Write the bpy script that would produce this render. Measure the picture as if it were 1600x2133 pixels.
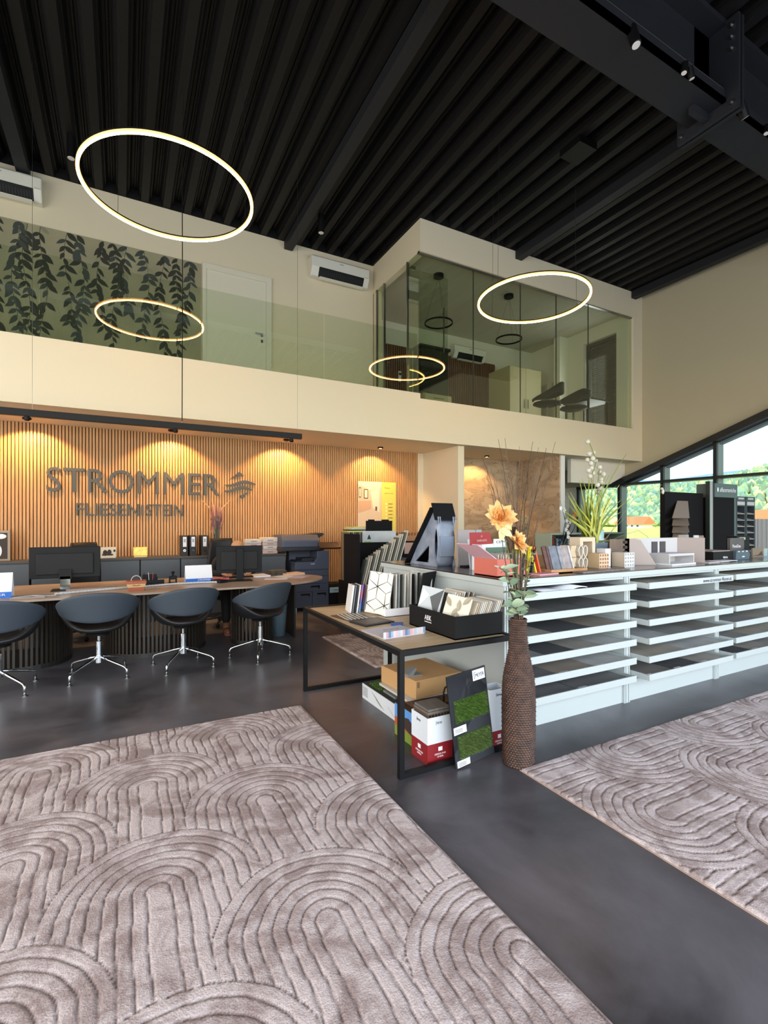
import bpy, bmesh, math, random
import numpy as np
from mathutils import Matrix, Vector
for _o in list(bpy.data.objects): bpy.data.objects.remove(_o)
SC = bpy.context.scene
C = SC.collection
R = math.radians
random.seed(7)

# ------------------------------------------------------------------ camera, world, light, exposure
cam_d = bpy.data.cameras.new('camera'); cam = bpy.data.objects.new('camera', cam_d); C.objects.link(cam)
cam.location = (0, 0, 1.5); cam.rotation_euler = (R(90), 0, R(-28.2))
cam_d.sensor_fit = 'HORIZONTAL'; cam_d.sensor_width = 36; cam_d.lens = 36*1018/1600; cam_d.shift_y = 23.5/1600
cam_d.clip_end = 9000; cam_d.clip_start = .05
SC.camera = cam
SC.view_settings.view_transform = 'Standard'; SC.view_settings.look = 'None'; SC.view_settings.gamma = 1
SC.view_settings.exposure = 0.55
w = bpy.data.worlds.new('world'); SC.world = w; w.use_nodes = True
nt = w.node_tree; bg = nt.nodes['Background']
sky = nt.nodes.new('ShaderNodeTexSky'); sky.sky_type = 'NISHITA'; sky.sun_disc = False
sky.sun_elevation = R(38); sky.sun_rotation = R(200); sky.air_density = 1.0; sky.dust_density = 1.5; sky.altitude = 300
nt.links.new(sky.outputs[0], bg.inputs[0]); bg.inputs[1].default_value = 0.27

def lamp(name, kind, loc, power, color=(1, 1, 1), rot=(0, 0, 0), **kw):
    d = bpy.data.lights.new(name, kind); d.energy = power; d.color = color
    for k, v in kw.items(): setattr(d, k, v)
    o = bpy.data.objects.new(name, d); C.objects.link(o); o.location = loc; o.rotation_euler = rot
    return o
# sun on the valley outside (the roof keeps it out of the hall)
lamp('sun', 'SUN', (0, 0, 30), 4.2, (1, .95, .84), (R(48), 0, R(-60)), angle=R(1))
# daylight entering through the glazed front behind the camera; the other two area lamps are added fill
lamp('front_glazing_daylight', 'AREA', (2.5, -3.4, 2.3), 370, (.76, .88, 1.0), (R(90), 0, 0), shape='RECTANGLE', size=13, size_y=3.9)
lamp('left_fill', 'AREA', (-4.8, 2.5, 2.6), 320, (1.0, .96, .91), (0, R(-90), 0), shape='RECTANGLE', size=4.6, size_y=9)  # added fill from the left, where the wall is solid and has no glazing
lamp('upstairs_room_fill', 'AREA', (10.36, 8.2, 4.7), 15, (.96, .97, 1.0), (0, R(90), 0), shape='RECTANGLE', size=1.8, size_y=.6)  # added fill to brighten the upper room; its shutter lets no daylight in

# ------------------------------------------------------------------ materials
def lin(c):
    return tuple(((x/255)/12.92 if x/255 <= .04045 else ((x/255+.055)/1.055)**2.4) for x in c)
MATS = {}
def mat(name, c, rough=.55, metal=0., emit=0., var=0., scale=6., bump=0., bscale=None, c2=None, stretch=None, coat=0., spec=None):
    if name in MATS: return MATS[name]
    m = bpy.data.materials.new(name); m.use_nodes = True; n = m.node_tree.nodes; L = m.node_tree.links
    b = n['Principled BSDF']; col = lin(c)+(1,)
    b.inputs['Base Color'].default_value = col; b.inputs['Roughness'].default_value = rough; b.inputs['Metallic'].default_value = metal
    if spec is not None: b.inputs['Specular IOR Level'].default_value = spec
    if coat: b.inputs['Coat Weight'].default_value = coat; b.inputs['Coat Roughness'].default_value = .08
    if emit: b.inputs['Emission Color'].default_value = col; b.inputs['Emission Strength'].default_value = emit
    if var or bump or c2:
        tc = n.new('ShaderNodeTexCoord'); mp = n.new('ShaderNodeMapping'); L.new(tc.outputs['Object'], mp.inputs[0])
        if stretch: mp.inputs['Scale'].default_value = stretch
        ns = n.new('ShaderNodeTexNoise'); ns.inputs['Scale'].default_value = scale; ns.inputs['Detail'].default_value = 6; L.new(mp.outputs[0], ns.inputs['Vector'])
        if var or c2:
            rp = n.new('ShaderNodeValToRGB'); rp.color_ramp.elements[0].position = .32; rp.color_ramp.elements[1].position = .68
            a = col; d = lin(c2)+(1,) if c2 else tuple(min(1, x*(1+var)) for x in col[:3])+(1,)
            a2 = tuple(x*(1-var) for x in col[:3])+(1,) if var else a
            rp.color_ramp.elements[0].color = a2; rp.color_ramp.elements[1].color = d
            L.new(ns.outputs['Fac'], rp.inputs[0]); L.new(rp.outputs[0], b.inputs['Base Color'])
        if bump:
            nb = n.new('ShaderNodeTexNoise'); nb.inputs['Scale'].default_value = bscale or scale*6; nb.inputs['Detail'].default_value = 4; L.new(mp.outputs[0], nb.inputs['Vector'])
            bp = n.new('ShaderNodeBump'); bp.inputs['Strength'].default_value = bump; bp.inputs['Distance'].default_value = .01
            L.new(nb.outputs['Fac'], bp.inputs['Height']); L.new(bp.outputs[0], b.inputs['Normal'])
    MATS[name] = m
    return m
def glassmat(name, tint, refl=.07):
    m = bpy.data.materials.new(name); m.use_nodes = True; n = m.node_tree.nodes; L = m.node_tree.links; n.clear()
    out = n.new('ShaderNodeOutputMaterial'); mx = n.new('ShaderNodeMixShader'); tr = n.new('ShaderNodeBsdfTransparent'); gl = n.new('ShaderNodeBsdfGlossy')
    gl.inputs['Roughness'].default_value = .0; gl.inputs['Color'].default_value = (1, 1, .92, 1); tr.inputs['Color'].default_value = tint+(1,)
    lw = n.new('ShaderNodeLayerWeight'); p = n.new('ShaderNodeMath'); p.operation = 'POWER'; p.inputs[1].default_value = 4
    a = n.new('ShaderNodeMath'); a.operation = 'MULTIPLY_ADD'; a.inputs[1].default_value = .6; a.inputs[2].default_value = refl
    lw.inputs['Blend'].default_value = .5
    L.new(lw.outputs['Facing'], p.inputs[0]); L.new(p.outputs[0], a.inputs[0]); L.new(a.outputs[0], mx.inputs[0])
    L.new(tr.outputs[0], mx.inputs[1]); L.new(gl.outputs[0], mx.inputs[2]); L.new(mx.outputs[0], out.inputs[0])
    MATS[name] = m
    return m

# ------------------------------------------------------------------ mesh builder (world coordinates, one mesh per build)
WM = {}
_txt = {}
def text_geo(s):
    if s in _txt: return _txt[s]
    cu = bpy.data.curves.new('t', 'FONT'); cu.body = s; cu.size = 1; cu.resolution_u = 3; cu.extrude = .5
    o = bpy.data.objects.new('t', cu); C.objects.link(o); bpy.context.view_layer.update()
    dg = bpy.context.evaluated_depsgraph_get(); me = bpy.data.meshes.new_from_object(o.evaluated_get(dg))
    v = np.array([tuple(q.co) for q in me.vertices]); f = [tuple(p.vertices) for p in me.polygons]
    bpy.data.objects.remove(o); bpy.data.meshes.remove(me)
    mn, mx = v.min(0), v.max(0); v = (v-mn)/np.maximum(mx-mn, 1e-6)
    _txt[s] = (v, f, (mx-mn)[0]/(mx-mn)[1])
    return _txt[s]
class B:
    def __init__(s, T=None):
        s.v = []; s.f = []; s.mi = []; s.m = 0; s.T = T or Matrix.Identity(4)
    def add(s, vs, fs, m=None):
        k = len(s.v); T = s.T
        s.v += [tuple(T @ Vector(p)) for p in vs]; s.f += [tuple(i+k for i in f) for f in fs]; s.mi += [s.m if m is None else m]*len(fs)
        return s
    def box(s, x0, x1, y0, y1, z0, z1, m=None):
        return s.add([(x0,y0,z0),(x1,y0,z0),(x1,y1,z0),(x0,y1,z0),(x0,y0,z1),(x1,y0,z1),(x1,y1,z1),(x0,y1,z1)],
                     [(0,3,2,1),(4,5,6,7),(0,1,5,4),(1,2,6,5),(2,3,7,6),(3,0,4,7)], m)
    def ext(s, poly, ax, a, b, m=None):
        n = len(poly)
        def P(p, t):
            return (t, p[0], p[1]) if ax == 'x' else (p[0], t, p[1]) if ax == 'y' else (p[0], p[1], t)
        vs = [P(p, a) for p in poly]+[P(p, b) for p in poly]
        return s.add(vs, [tuple(range(n)), tuple(range(2*n-1, n-1, -1))]+[(i, (i+1) % n, (i+1) % n+n, i+n) for i in range(n)], m)
    def tube(s, pts, r, n=8, m=None, caps=True):
        P = [Vector(p) for p in pts]; k = len(P); rs = r if isinstance(r, (list, tuple)) else [r]*k
        vs = []; fs = []; up = None
        for i, p in enumerate(P):
            d = (P[min(i+1, k-1)]-P[max(i-1, 0)]).normalized()
            if up is None:
                up = Vector((0, 0, 1)) if abs(d.z) < .9 else Vector((1, 0, 0))
            a = d.cross(up)
            if a.length < 1e-5: a = d.cross(Vector((0, 1, 0)))
            a.normalize(); b = a.cross(d).normalized(); up = b
            for j in range(n):
                t = 2*math.pi*j/n; vs.append(p+(a*math.cos(t)+b*math.sin(t))*rs[i])
        for i in range(k-1):
            for j in range(n):
                fs.append((i*n+j, i*n+(j+1) % n, (i+1)*n+(j+1) % n, (i+1)*n+j))
        if caps: fs += [tuple(range(n)), tuple(range(k*n-1, (k-1)*n-1, -1))]
        return s.add(vs, fs, m)
    def lathe(s, prof, n=24, c=(0, 0), m=None, caps=True):
        vs = []; fs = []; k = len(prof)
        for r, z in prof:
            for j in range(n):
                t = 2*math.pi*j/n; vs.append((c[0]+r*math.cos(t), c[1]+r*math.sin(t), z))
        for i in range(k-1):
            for j in range(n): fs.append((i*n+j, i*n+(j+1) % n, (i+1)*n+(j+1) % n, (i+1)*n+j))
        if caps: fs += [tuple(range(n)), tuple(range(k*n-1, (k-1)*n-1, -1))]
        return s.add(vs, fs, m)
    def ell(s, c, r, nu=12, nv=8, m=None):
        vs = []; fs = []
        for i in range(nv+1):
            a = math.pi*i/nv-math.pi/2
            for j in range(nu):
                t = 2*math.pi*j/nu; vs.append((c[0]+r[0]*math.cos(a)*math.cos(t), c[1]+r[1]*math.cos(a)*math.sin(t), c[2]+r[2]*math.sin(a)))
        for i in range(nv):
            for j in range(nu): fs.append((i*nu+j, i*nu+(j+1) % nu, (i+1)*nu+(j+1) % nu, (i+1)*nu+j))
        return s.add(vs, fs, m)
    def grid(s, fn, nu, nv, m=None):
        vs = [fn(i/nu, j/nv) for i in range(nu+1) for j in range(nv+1)]
        return s.add(vs, [(i*(nv+1)+j, (i+1)*(nv+1)+j, (i+1)*(nv+1)+j+1, i*(nv+1)+j+1) for i in range(nu) for j in range(nv)], m)
    def leaf(s, p, d, nrm, L, W, bend=0., m=None, k=5, tip=1.):
        p = Vector(p); d = Vector(d).normalized(); nrm = Vector(nrm); sd = d.cross(nrm)
        if sd.length < 1e-4: sd = d.cross(Vector((.3, .2, 1)))
        sd.normalize(); nn = sd.cross(d).normalized(); vs = []; fs = []
        for i in range(k+1):
            t = i/k; wd = W*.5*math.sin(math.pi*min(1, (t*.92+.06))**tip); q = p+d*(L*t)+nn*(bend*L*t*t)
            vs += [q-sd*wd+nn*wd*.25, q, q+sd*wd+nn*wd*.25]
        for i in range(k):
            for j in (0, 1): fs.append((i*3+j, i*3+j+1, i*3+j+4, i*3+j+3))
        return s.add(vs, fs, m)
    def text(s, t, ori, x, y, z, w, h, dep=.002, m=None, keep=False):
        """letters in a box w x h whose lower left corner is x,y,z; ori 'y-' faces -Y, 'x-' faces -X, 'z' lies flat"""
        v, f, asp = text_geo(t)
        if keep: w = min(w, h*asp)
        o = []
        for a, b, c in v:
            if ori == 'y-': o.append((x+a*w, y-c*dep, z+b*h))
            elif ori == 'x-': o.append((x-c*dep, y-a*w, z+b*h))
            else: o.append((x+a*w, y+b*h, z+c*dep))
        return s.add(o, f, m)
    def mk(s, name, mats, parent=None, smooth=False, bevel=0., solid=0., sub=0):
        if not isinstance(mats, (list, tuple)): mats = [mats]
        me = bpy.data.meshes.new(name); V = np.array(s.v, float)
        if parent is None:
            lo, hi = V.min(0), V.max(0); org = Vector(((lo[0]+hi[0])/2, (lo[1]+hi[1])/2, lo[2])); W = Matrix.Translation(org)
        else: W = WM[parent.name]
        I = np.array(W.inverted()); V = V @ I[:3, :3].T + I[:3, 3]
        me.from_pydata(V.tolist(), [], s.f)
        for q in mats: me.materials.append(q)
        if len(mats) > 1: me.polygons.foreach_set('material_index', s.mi)
        if len(s.f) < 60000:
            bm = bmesh.new(); bm.from_mesh(me); bmesh.ops.recalc_face_normals(bm, faces=bm.faces); bm.to_mesh(me); bm.free()
        if smooth: me.polygons.foreach_set('use_smooth', [True]*len(me.polygons))
        me.update()
        o = bpy.data.objects.new(name, me); C.objects.link(o)
        if parent is None: o.location = org; WM[o.name] = W
        else: o.parent = parent; WM[o.name] = WM[parent.name]
        if solid:
            q = o.modifiers.new('s', 'SOLIDIFY'); q.thickness = solid; q.offset = 0
        if bevel:
            q = o.modifiers.new('b', 'BEVEL'); q.width = bevel; q.segments = 2; q.limit_method = 'ANGLE'; q.angle_limit = R(35)
        if sub:
            q = o.modifiers.new('u', 'SUBSURF'); q.levels = sub; q.render_levels = sub
        return o
def thing(name, label, cat, loc=(0, 0, 0), rz=0., group=None):
    o = bpy.data.objects.new(name, None); C.objects.link(o); o.empty_display_size = .1
    o.location = loc; o.rotation_euler = (0, 0, rz); o['label'] = label; o['category'] = cat
    if group: o['group'] = group
    WM[o.name] = Matrix.Translation(loc) @ Matrix.Rotation(rz, 4, 'Z')
    return o
def tag(o, label, cat, group=None, kind=None):
    o['label'] = label; o['category'] = cat
    if group: o['group'] = group
    if kind: o['kind'] = kind
    return o
def struct(o, label=None):
    o['kind'] = 'structure'
    if label: o['label'] = label
    return o
def kids(o): return [q for q in bpy.data.objects if q.parent == o]
def copy_tree(o, loc=None, rz=None, label=None, parent=None):
    c = o.copy(); C.objects.link(c)
    if parent: c.parent = parent
    if loc is not None: c.location = loc
    if rz is not None: c.rotation_euler = (0, 0, rz)
    if label: c['label'] = label
    for k in (KID[o.name] if o.name in KID else kids(o)): copy_tree(k, parent=c)
    return c
KID = {}
ORD = ['first', 'second', 'third', 'fourth', 'fifth', 'sixth', 'seventh', 'eighth', 'ninth', 'tenth', 'eleventh', 'twelfth', 'thirteenth', 'fourteenth', 'fifteenth', 'sixteenth', 'seventeenth', 'eighteenth', 'nineteenth', 'twentieth', 'twenty-first', 'twenty-second', 'twenty-third', 'twenty-fourth', 'twenty-fifth', 'twenty-sixth']

# shared materials
white = mat('white_paint', (228, 222, 208), .6)
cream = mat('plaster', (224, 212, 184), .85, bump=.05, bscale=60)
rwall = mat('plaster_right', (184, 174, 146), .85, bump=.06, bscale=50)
black = mat('black_metal', (9, 9, 10), .5, spec=.3)
soft = mat('black_plastic', (12, 12, 14), .6, spec=.3)
chrome = mat('chrome', (215, 218, 220), .12, 1.)
steel = mat('steel', (150, 150, 150), .3, 1.)
paper = mat('paper', (236, 236, 240), .7)
wlac = mat('white_lacquer', (190, 198, 197), .4)
dark = mat('charcoal', (44, 46, 50), .6)
# ------------------------------------------------------------------ setting
def floor_mat():
    m = mat('polished_concrete', (44, 44, 49), .3); n = m.node_tree.nodes; L = m.node_tree.links; b = n['Principled BSDF']
    tc = n.new('ShaderNodeTexCoord'); a = n.new('ShaderNodeTexNoise'); a.inputs['Scale'].default_value = .9; a.inputs['Detail'].default_value = 9; a.inputs['Roughness'].default_value = .62; a.inputs['Distortion'].default_value = .5
    r = n.new('ShaderNodeValToRGB'); r.color_ramp.elements[0].position = .36; r.color_ramp.elements[0].color = lin((60, 58, 62))+(1,); r.color_ramp.elements[1].position = .7; r.color_ramp.elements[1].color = lin((112, 109, 115))+(1,)
    L.new(tc.outputs['Object'], a.inputs['Vector']); L.new(a.outputs['Fac'], r.inputs[0]); L.new(r.outputs[0], b.inputs['Base Color'])
    q = n.new('ShaderNodeMapRange'); q.inputs['To Min'].default_value = .2; q.inputs['To Max'].default_value = .45; L.new(a.outputs['Fac'], q.inputs[0]); L.new(q.outputs[0], b.inputs['Roughness'])
    return m
struct(B().box(-5, 11.2, -3.6, 11, -.25, 0).mk('floor', floor_mat()))
struct(B().box(-5.1, -5, -3.6, 11, 0, 7.2).mk('wall_left', white))
fw = B(); fw.box(-5, 11.2, -3.7, -3.6, 4.3, 7.2); fw.box(-5, 11.2, -3.7, -3.6, -.2, .1)
struct(fw.mk('wall_front', white))

# trapezoidal black roof deck, ribs along Y
deck = mat('black_roof_sheet', (19, 18, 19), .55, spec=.3)
d = B(); p = .33; prof = []; x = -5.0
while x < 11.0:
    prof += [(x, 6.86), (x+.11, 6.86), (x+.14, 6.93), (x+.155, 6.93), (x+.185, 7.02), (x+.215, 7.02), (x+.225, 7.0), (x+.245, 7.0), (x+.255, 7.02), (x+.275, 7.02), (x+.305, 6.93), (x+.318, 6.93)]; x += p
vs = [(a, -3.6, b) for a, b in prof]+[(a, 11, b) for a, b in prof]; n_ = len(prof)
d.add(vs, [(i, i+1, i+1+n_, i+n_) for i in range(n_-1)])
struct(d.mk('ceiling', deck))
struct(B().box(-5.2, 11.3, -3.8, 11.2, 7.06, 7.2).mk('ceiling_slab', black))
bm_ = mat('black_steel_beam', (24, 26, 32), .6)
for i, X in enumerate((-1.3, 2.79, 6.9, 10.45)):
    struct(B().box(X-.08, X+.08, 3.2, 9.06 if X < 4 else 7.25, 6.7, 6.86).mk('trim_%d' % (i+1), bm_))
bb = B(); bb.box(-5, 11.2, 2.86, 3.26, 5.98, 6.02); bb.box(-5, 11.2, 2.86, 2.9, 5.98, 6.10); bb.box(-5, 11.2, 3.03, 3.09, 6.02, 6.8); bb.box(-5, 11.2, 2.86, 3.26, 6.8, 6.86)
bb.m = 1; bb.box(-5, 5.62, 2.862, 2.87, 6.1, 6.106)
bb.m = 0
for X in (5.68,):
    bb.box(X-.02, X+.02, 2.74, 3.38, 5.86, 6.84); bb.box(X+.05, X+.09, 2.74, 3.38, 5.86, 6.84)
    bb.box(X-.3, X-.02, 3.03, 3.09, 5.9, 6.8)
struct(bb.mk('beam_main', [bm_, mat('beam_edge', (120, 118, 110), .4)]))
q = B()
for zz in (6.74, 6.62, 6.5, 5.93):
    for yy in (2.8, 3.33):
        q.T = Matrix.Translation((5.66, yy, zz)) @ Matrix.Rotation(R(-90), 4, 'Y'); q.lathe([(.028, 0), (.028, .02), (.016, .02), (.014, .045)], 6)
q.T = Matrix.Identity(4)
struct(q.mk('beam_bolts', steel))

# upper back wall, balcony, glass room shell
struct(B().box(-5, 4.61, 9.08, 9.3, 2.95, 6.855).mk('wall_back_upper', cream))
struct(B().box(-5, 4.61, 9.07, 9.3, 6.86, 7.05).box(4.60, 10.77, 7.24, 7.37, 6.86, 7.05).box(4.6, 4.73, 7.37, 10.5, 6.86, 7.05).mk('trim_9', deck))
sl = B(); sl.box(-5, 10.77, 7.25, 10.6, 2.95, 3.69)
struct(sl.mk('balcony_slab', cream))
struct(B().box(-5, 4.61, 7.25, 7.38, 3.69, 3.78).mk('trim_6', cream))
hd = B(); hd.box(4.61, 10.77, 7.25, 7.37, 6.28, 6.855); hd.box(4.61, 4.73, 7.37, 10.5, 6.28, 6.855); hd.box(10.45, 10.77, 7.25, 7.37, 3.69, 6.28); hd.box(4.63, 4.73, 8.93, 10.5, 3.69, 6.28)
struct(hd.mk('glass_room_header', cream))
struct(B().box(4.73, 10.77, 7.37, 10.5, 6.4, 6.5).mk('ceiling_glass_room', mat('room_ceiling', (196, 190, 172), .8)))
gp = mat('room_wall', (220, 216, 198), .8)
struct(B().box(4.73, 10.6, 10.4, 10.5, 3.69, 6.4).mk('wall_glass_room_back', gp))
gr = B(); gr.box(10.4, 10.77, 8.6, 10.4, 3.69, 6.4); gr.box(10.4, 10.77, 7.37, 7.66, 3.69, 6.4); gr.box(10.4, 10.77, 7.66, 8.6, 6.06, 6.4); gr.box(10.1, 10.4, 9.1, 9.3, 3.69, 6.4)
struct(gr.mk('wall_glass_room_right', gp))
wf = B(); wf.box(10.5, 10.6, 7.66, 7.74, 3.69, 6.06, 0); wf.box(10.5, 10.6, 8.52, 8.6, 3.69, 6.06, 0); wf.box(10.5, 10.6, 7.74, 8.52, 5.98, 6.06, 0)
wo = struct(wf.mk('window_5', mat('anthracite_frame', (30, 34, 36), .4)))
sh = B(); z = 3.72
while z < 5.95: sh.box(10.62, 10.64, 7.74, 8.52, z, z+.035); sh.box(10.625, 10.632, 7.9, 8.4, z+.035, z+.045); z += .05
o = sh.mk('shutter', mat('shutter_slat', (44, 46, 50), .4), wo); o['label'] = 'dark closed roller shutter'

# ground floor back: slatted wood wall
woodm = mat('oak_slats', (205, 158, 106), .55, c2=(178, 128, 80), scale=5, stretch=(18, 18, .6), bump=.1)
back = mat('slat_backing', (60, 40, 25), .8)
wd = B(); wd.box(-5, 5.41, 8.64, 9.3, 0, 2.95, 1); x = -4.95
while x < 5.4: wd.box(x, x+.031, 8.61, 8.64, .11, 2.95, 0); x += .043
struct(wd.mk('wall_back', [woodm, back]))
struct(B().box(-5, 5.41, 8.59, 8.64, 0, .11).mk('baseboard_back', white))
pt = B(); pt.box(5.41, 5.56, 8.6, 9.3, 0, 2.95); pt.box(5.54, 5.68, 7.4, 9.3, 0, 2.95); struct(pt.mk('wall_partition', cream))
struct(B().box(5.68, 8.35, 8.75, 9.3, 0, 2.95).mk('wall_niche_backing', cream))
def marble():
    m = mat('beige_stone', (196, 170, 138), .45); n = m.node_tree.nodes; L = m.node_tree.links; b = n['Principled BSDF']
    tc = n.new('ShaderNodeTexCoord'); a = n.new('ShaderNodeTexNoise'); a.inputs['Scale'].default_value = 1.3; a.inputs['Detail'].default_value = 10; a.inputs['Distortion'].default_value = 1.6
    mp = n.new('ShaderNodeMapping'); mp.inputs['Rotation'].default_value = (0, .6, .3); mp.inputs['Scale'].default_value = (1, 1, 2.4)
    r = n.new('ShaderNodeValToRGB'); e = r.color_ramp.elements; e[0].position = .35; e[0].color = lin((152, 132, 108))+(1,); e[1].position = .62; e[1].color = lin((188, 168, 142))+(1,)
    k = e.new(.485); k.color = lin((178, 156, 130))+(1,); k = e.new(.5); k.color = lin((124, 98, 72))+(1,); k = e.new(.512); k.color = lin((180, 160, 132))+(1,)
    L.new(tc.outputs['Object'], mp.inputs[0]); L.new(mp.outputs[0], a.inputs['Vector']); L.new(a.outputs['Fac'], r.inputs[0]); L.new(r.outputs[0], b.inputs['Base Color']); return m
struct(B().box(5.68, 8.25, 8.7, 8.75, 0, 2.95).box(8.22, 8.25, 7.42, 8.7, 0, 2.95).mk('wall_niche', marble()))
struct(B().box(8.25, 8.37, 7.4, 9.3, 0, 2.95).mk('wall_partition_right', mat('white_pier', (226, 226, 222), .6)))
# passage behind the right partition
struct(B().box(8.37, 10.9, 9.6, 9.75, 0, 2.95).mk('wall_passage', mat('pale_blue_wall', (206, 214, 216), .7)))
bk = B(); bk.ext([(8.9, 2.96), (10.77, 2.96), (10.77, 2.66), (10.2, 2.42), (8.9, 2.42)], 'y', 7.7, 7.8)
struct(bk.mk('bulkhead', white))
struct(B().box(8.37, 9.3, 9.05, 9.12, 2.5, 2.58).box(8.37, 8.45, 9.05, 9.12, 0, 2.5).mk('trim_7', mat('wood_door_trim', (206, 168, 128), .5)))

# right wall with slanted window head
def wt(y): return 2.55+(7.43-y)*.34
rw = B()
rw.ext([(-3.6, 7.1), (11, 7.1), (11, 2.46), (7.93, 2.46), (-.6, wt(-.6)+.1), (-3.6, wt(-.6)+.1)], 'x', 10.77, 11.0)
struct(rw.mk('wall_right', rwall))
win = B()
fr = 0
win.ext([(7.95, 2.38), (7.95, 2.50), (-.6, wt(-.6)+.18), (-.6, wt(-.6)-.02)], 'x', 10.62, 10.98, 0)
win.ext([(7.95, 2.34), (7.95, 2.38), (-.6, wt(-.6)-.02), (-.6, wt(-.6)-.08)], 'x', 10.85, 10.98, 1)
win.box(10.72, 10.98, 7.9, 9.1, 2.40, 2.47, 0)
wob = struct(win.mk('window_1', [mat('window_frame_black', (24, 25, 28), .4), mat('window_rail', (110, 122, 128), .35)]))
for k, y in enumerate((9.05, 7.83, 6.75, 5.63, 4.5, 3.38, 2.26, 1.14)):
    top = 2.42 if y > 7.9 else wt(y)
    m_ = B(); m_.box(10.72, 10.78, y-.035, y+.035, 0, top, 0); m_.box(10.78, 10.99, y-.028, y+.028, 0, top, 1)
    m_.mk('mullion', [MATS['window_frame_black'], mat('mullion_alu', (118, 126, 116), .4)], wob)
B().box(10.74, 10.98, -.6, 7.9, 2.42, 2.475).mk('transom', mat('transom_green_black', (34, 44, 40), .4), wob)
B().box(10.74, 10.98, -.6, 9.1, 0, .06).mk('sill', MATS['window_frame_black'], wob)
gcl = glassmat('window_glass', (.94, .99, .98), .04)
B().ext([(-.6, .06), (9.1, .06), (9.1, 2.41), (7.95, 2.41), (-.6, wt(-.6)-.03)], 'x', 10.9, 10.912).mk('pane', gcl, wob)
struct(B().box(10.77, 11.0, 9.1, 11, 0, 2.46).box(10.77, 11, -3.6, -.6, 0, 6).mk('wall_right_pier', white))

# white door in the upper wall
dd = B(); dd.box(1.24, 1.3, 9.03, 9.08, 3.69, 5.97); dd.box(2.36, 2.46, 9.03, 9.08, 3.69, 5.97); dd.box(1.24, 2.46, 9.03, 9.08, 5.97, 6.07)
do = struct(dd.mk('door_1', mat('door_white', (224, 219, 200), .45)))
B().box(1.302, 2.358, 9.045, 9.08, 3.69, 5.968).mk('door_leaf', MATS['door_white'], do)
h_ = B(); h_.tube([(2.28, 9.04, 4.98), (2.28, 8.98, 4.98), (2.15, 8.98, 4.98)], .012); 
h_.box(2.265, 2.295, 9.02, 9.045, 4.95, 5.01); h_.box(2.265, 2.295, 9.02, 9.045, 4.84, 4.89); h_.mk('door_handle', steel, do)

# leafy mural on the upper wall
mb_ = B().box(-4.9, 1.22, 9.055, 9.08, 3.69, 6.04)
mural = mb_.mk('wall_mural', mat('mural_ground', (136, 132, 106), .7, c2=(160, 154, 124), scale=1.1))
tag(mural, 'wide wall mural of dark leaves hanging on an olive ground', 'mural')
lv = B(); rnd = random.Random(3)
for i in range(27):
    x = -4.85+i*.226+rnd.uniform(-.06, .06); z = 6.03; zend = rnd.choice((3.72, 3.8, 4.1, 4.6, 5.0)); ph = rnd.random()*6; dk = rnd.random()
    m0 = 0 if dk < .7 else 1
    pts = []
    while z > zend:
        xx = x+.05*math.sin(z*4+ph); pts.append((xx, 9.053, z))
        for sgn in (-1, 1):
            if rnd.random() < .8:
                L_ = rnd.uniform(.12, .21); a = R(-90)+sgn*rnd.uniform(.35, 1.0); W_ = L_*rnd.uniform(.32, .5); mm = (m0 if z > 4.4 else rnd.choice((m0, 2, 2))) if rnd.random() < .8 else rnd.randint(0, 2)
                y = 9.0535-.0015*rnd.random(); c, s_ = math.cos(a), math.sin(a); poly = []
                for t in (0, .15, .35, .55, .8, 1): poly.append((xx+c*L_*t-s_*W_/2*math.sin(math.pi*t**.8), z+s_*L_*t+c*W_/2*math.sin(math.pi*t**.8)))
                for t in (.8, .55, .35, .15): poly.append((xx+c*L_*t+s_*W_/2*math.sin(math.pi*t**.8), z+s_*L_*t-c*W_/2*math.sin(math.pi*t**.8)))
                if max(q[0] for q in poly) < 1.215 and min(q[1] for q in poly) > 3.7:
                    lv.add([(a_, y, b_) for a_, b_ in poly], [tuple(range(len(poly)))], mm)
        z -= rnd.uniform(.075, .115)
    for a_, b_ in zip(pts, pts[1:]):
        lv.add([(a_[0]-.003, 9.053, a_[2]), (a_[0]+.003, 9.053, a_[2]), (b_[0]+.003, 9.053, b_[2]), (b_[0]-.003, 9.053, b_[2])], [(0, 1, 2, 3)], 0)
lv.mk('leaf_print', [mat('leaf_print_dark', (48, 50, 38), .7), mat('leaf_print_slate', (62, 68, 62), .7), mat('leaf_print_pale', (134, 134, 106), .7)], mural)

# glass balustrade and glass room fronts
gb = glassmat('balustrade_glass', (.945, .985, .93), .085)
for i, (a, b_) in enumerate(((-4.2, -2.5), (-2.49, -.9), (-.89, .98), (.99, 2.83), (2.84, 4.58))):
    tag(B().box(a, b_, 7.300, 7.312, 3.76, 4.83).mk('balustrade_panel', gb), 'clear glass railing panel on the balcony edge, %s counted from the glass room' % ORD[4-i], 'glass railing', 'glass railing panels')
gg = glassmat('room_glass', (.90, .94, .87), .085)
go = struct(B().box(4.61, 10.45, 7.28, 7.34, 3.66, 3.70).box(4.61, 10.45, 7.28, 7.34, 6.26, 6.3).box(4.61, 4.67, 7.3, 8.93, 3.66, 3.70).mk('window_6', steel))
xs = [4.61, 5.82, 7.0, 8.0, 8.98, 10.45]
for a, b_ in zip(xs, xs[1:]): B().box(a+.004, b_-.004, 7.30, 7.312, 3.69, 6.29).mk('pane', gg, go)
for x in xs[1:-1]: B().box(x-.005, x+.005, 7.296, 7.316, 3.69, 6.29).mk('seam', mat('seam_grey', (60, 64, 58), .4), go)
for a, b_ in ((7.32, 7.68), (8.62, 8.92)): B().box(4.61, 4.622, a, b_, 3.69, 6.29).mk('pane', gg, go)
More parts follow.
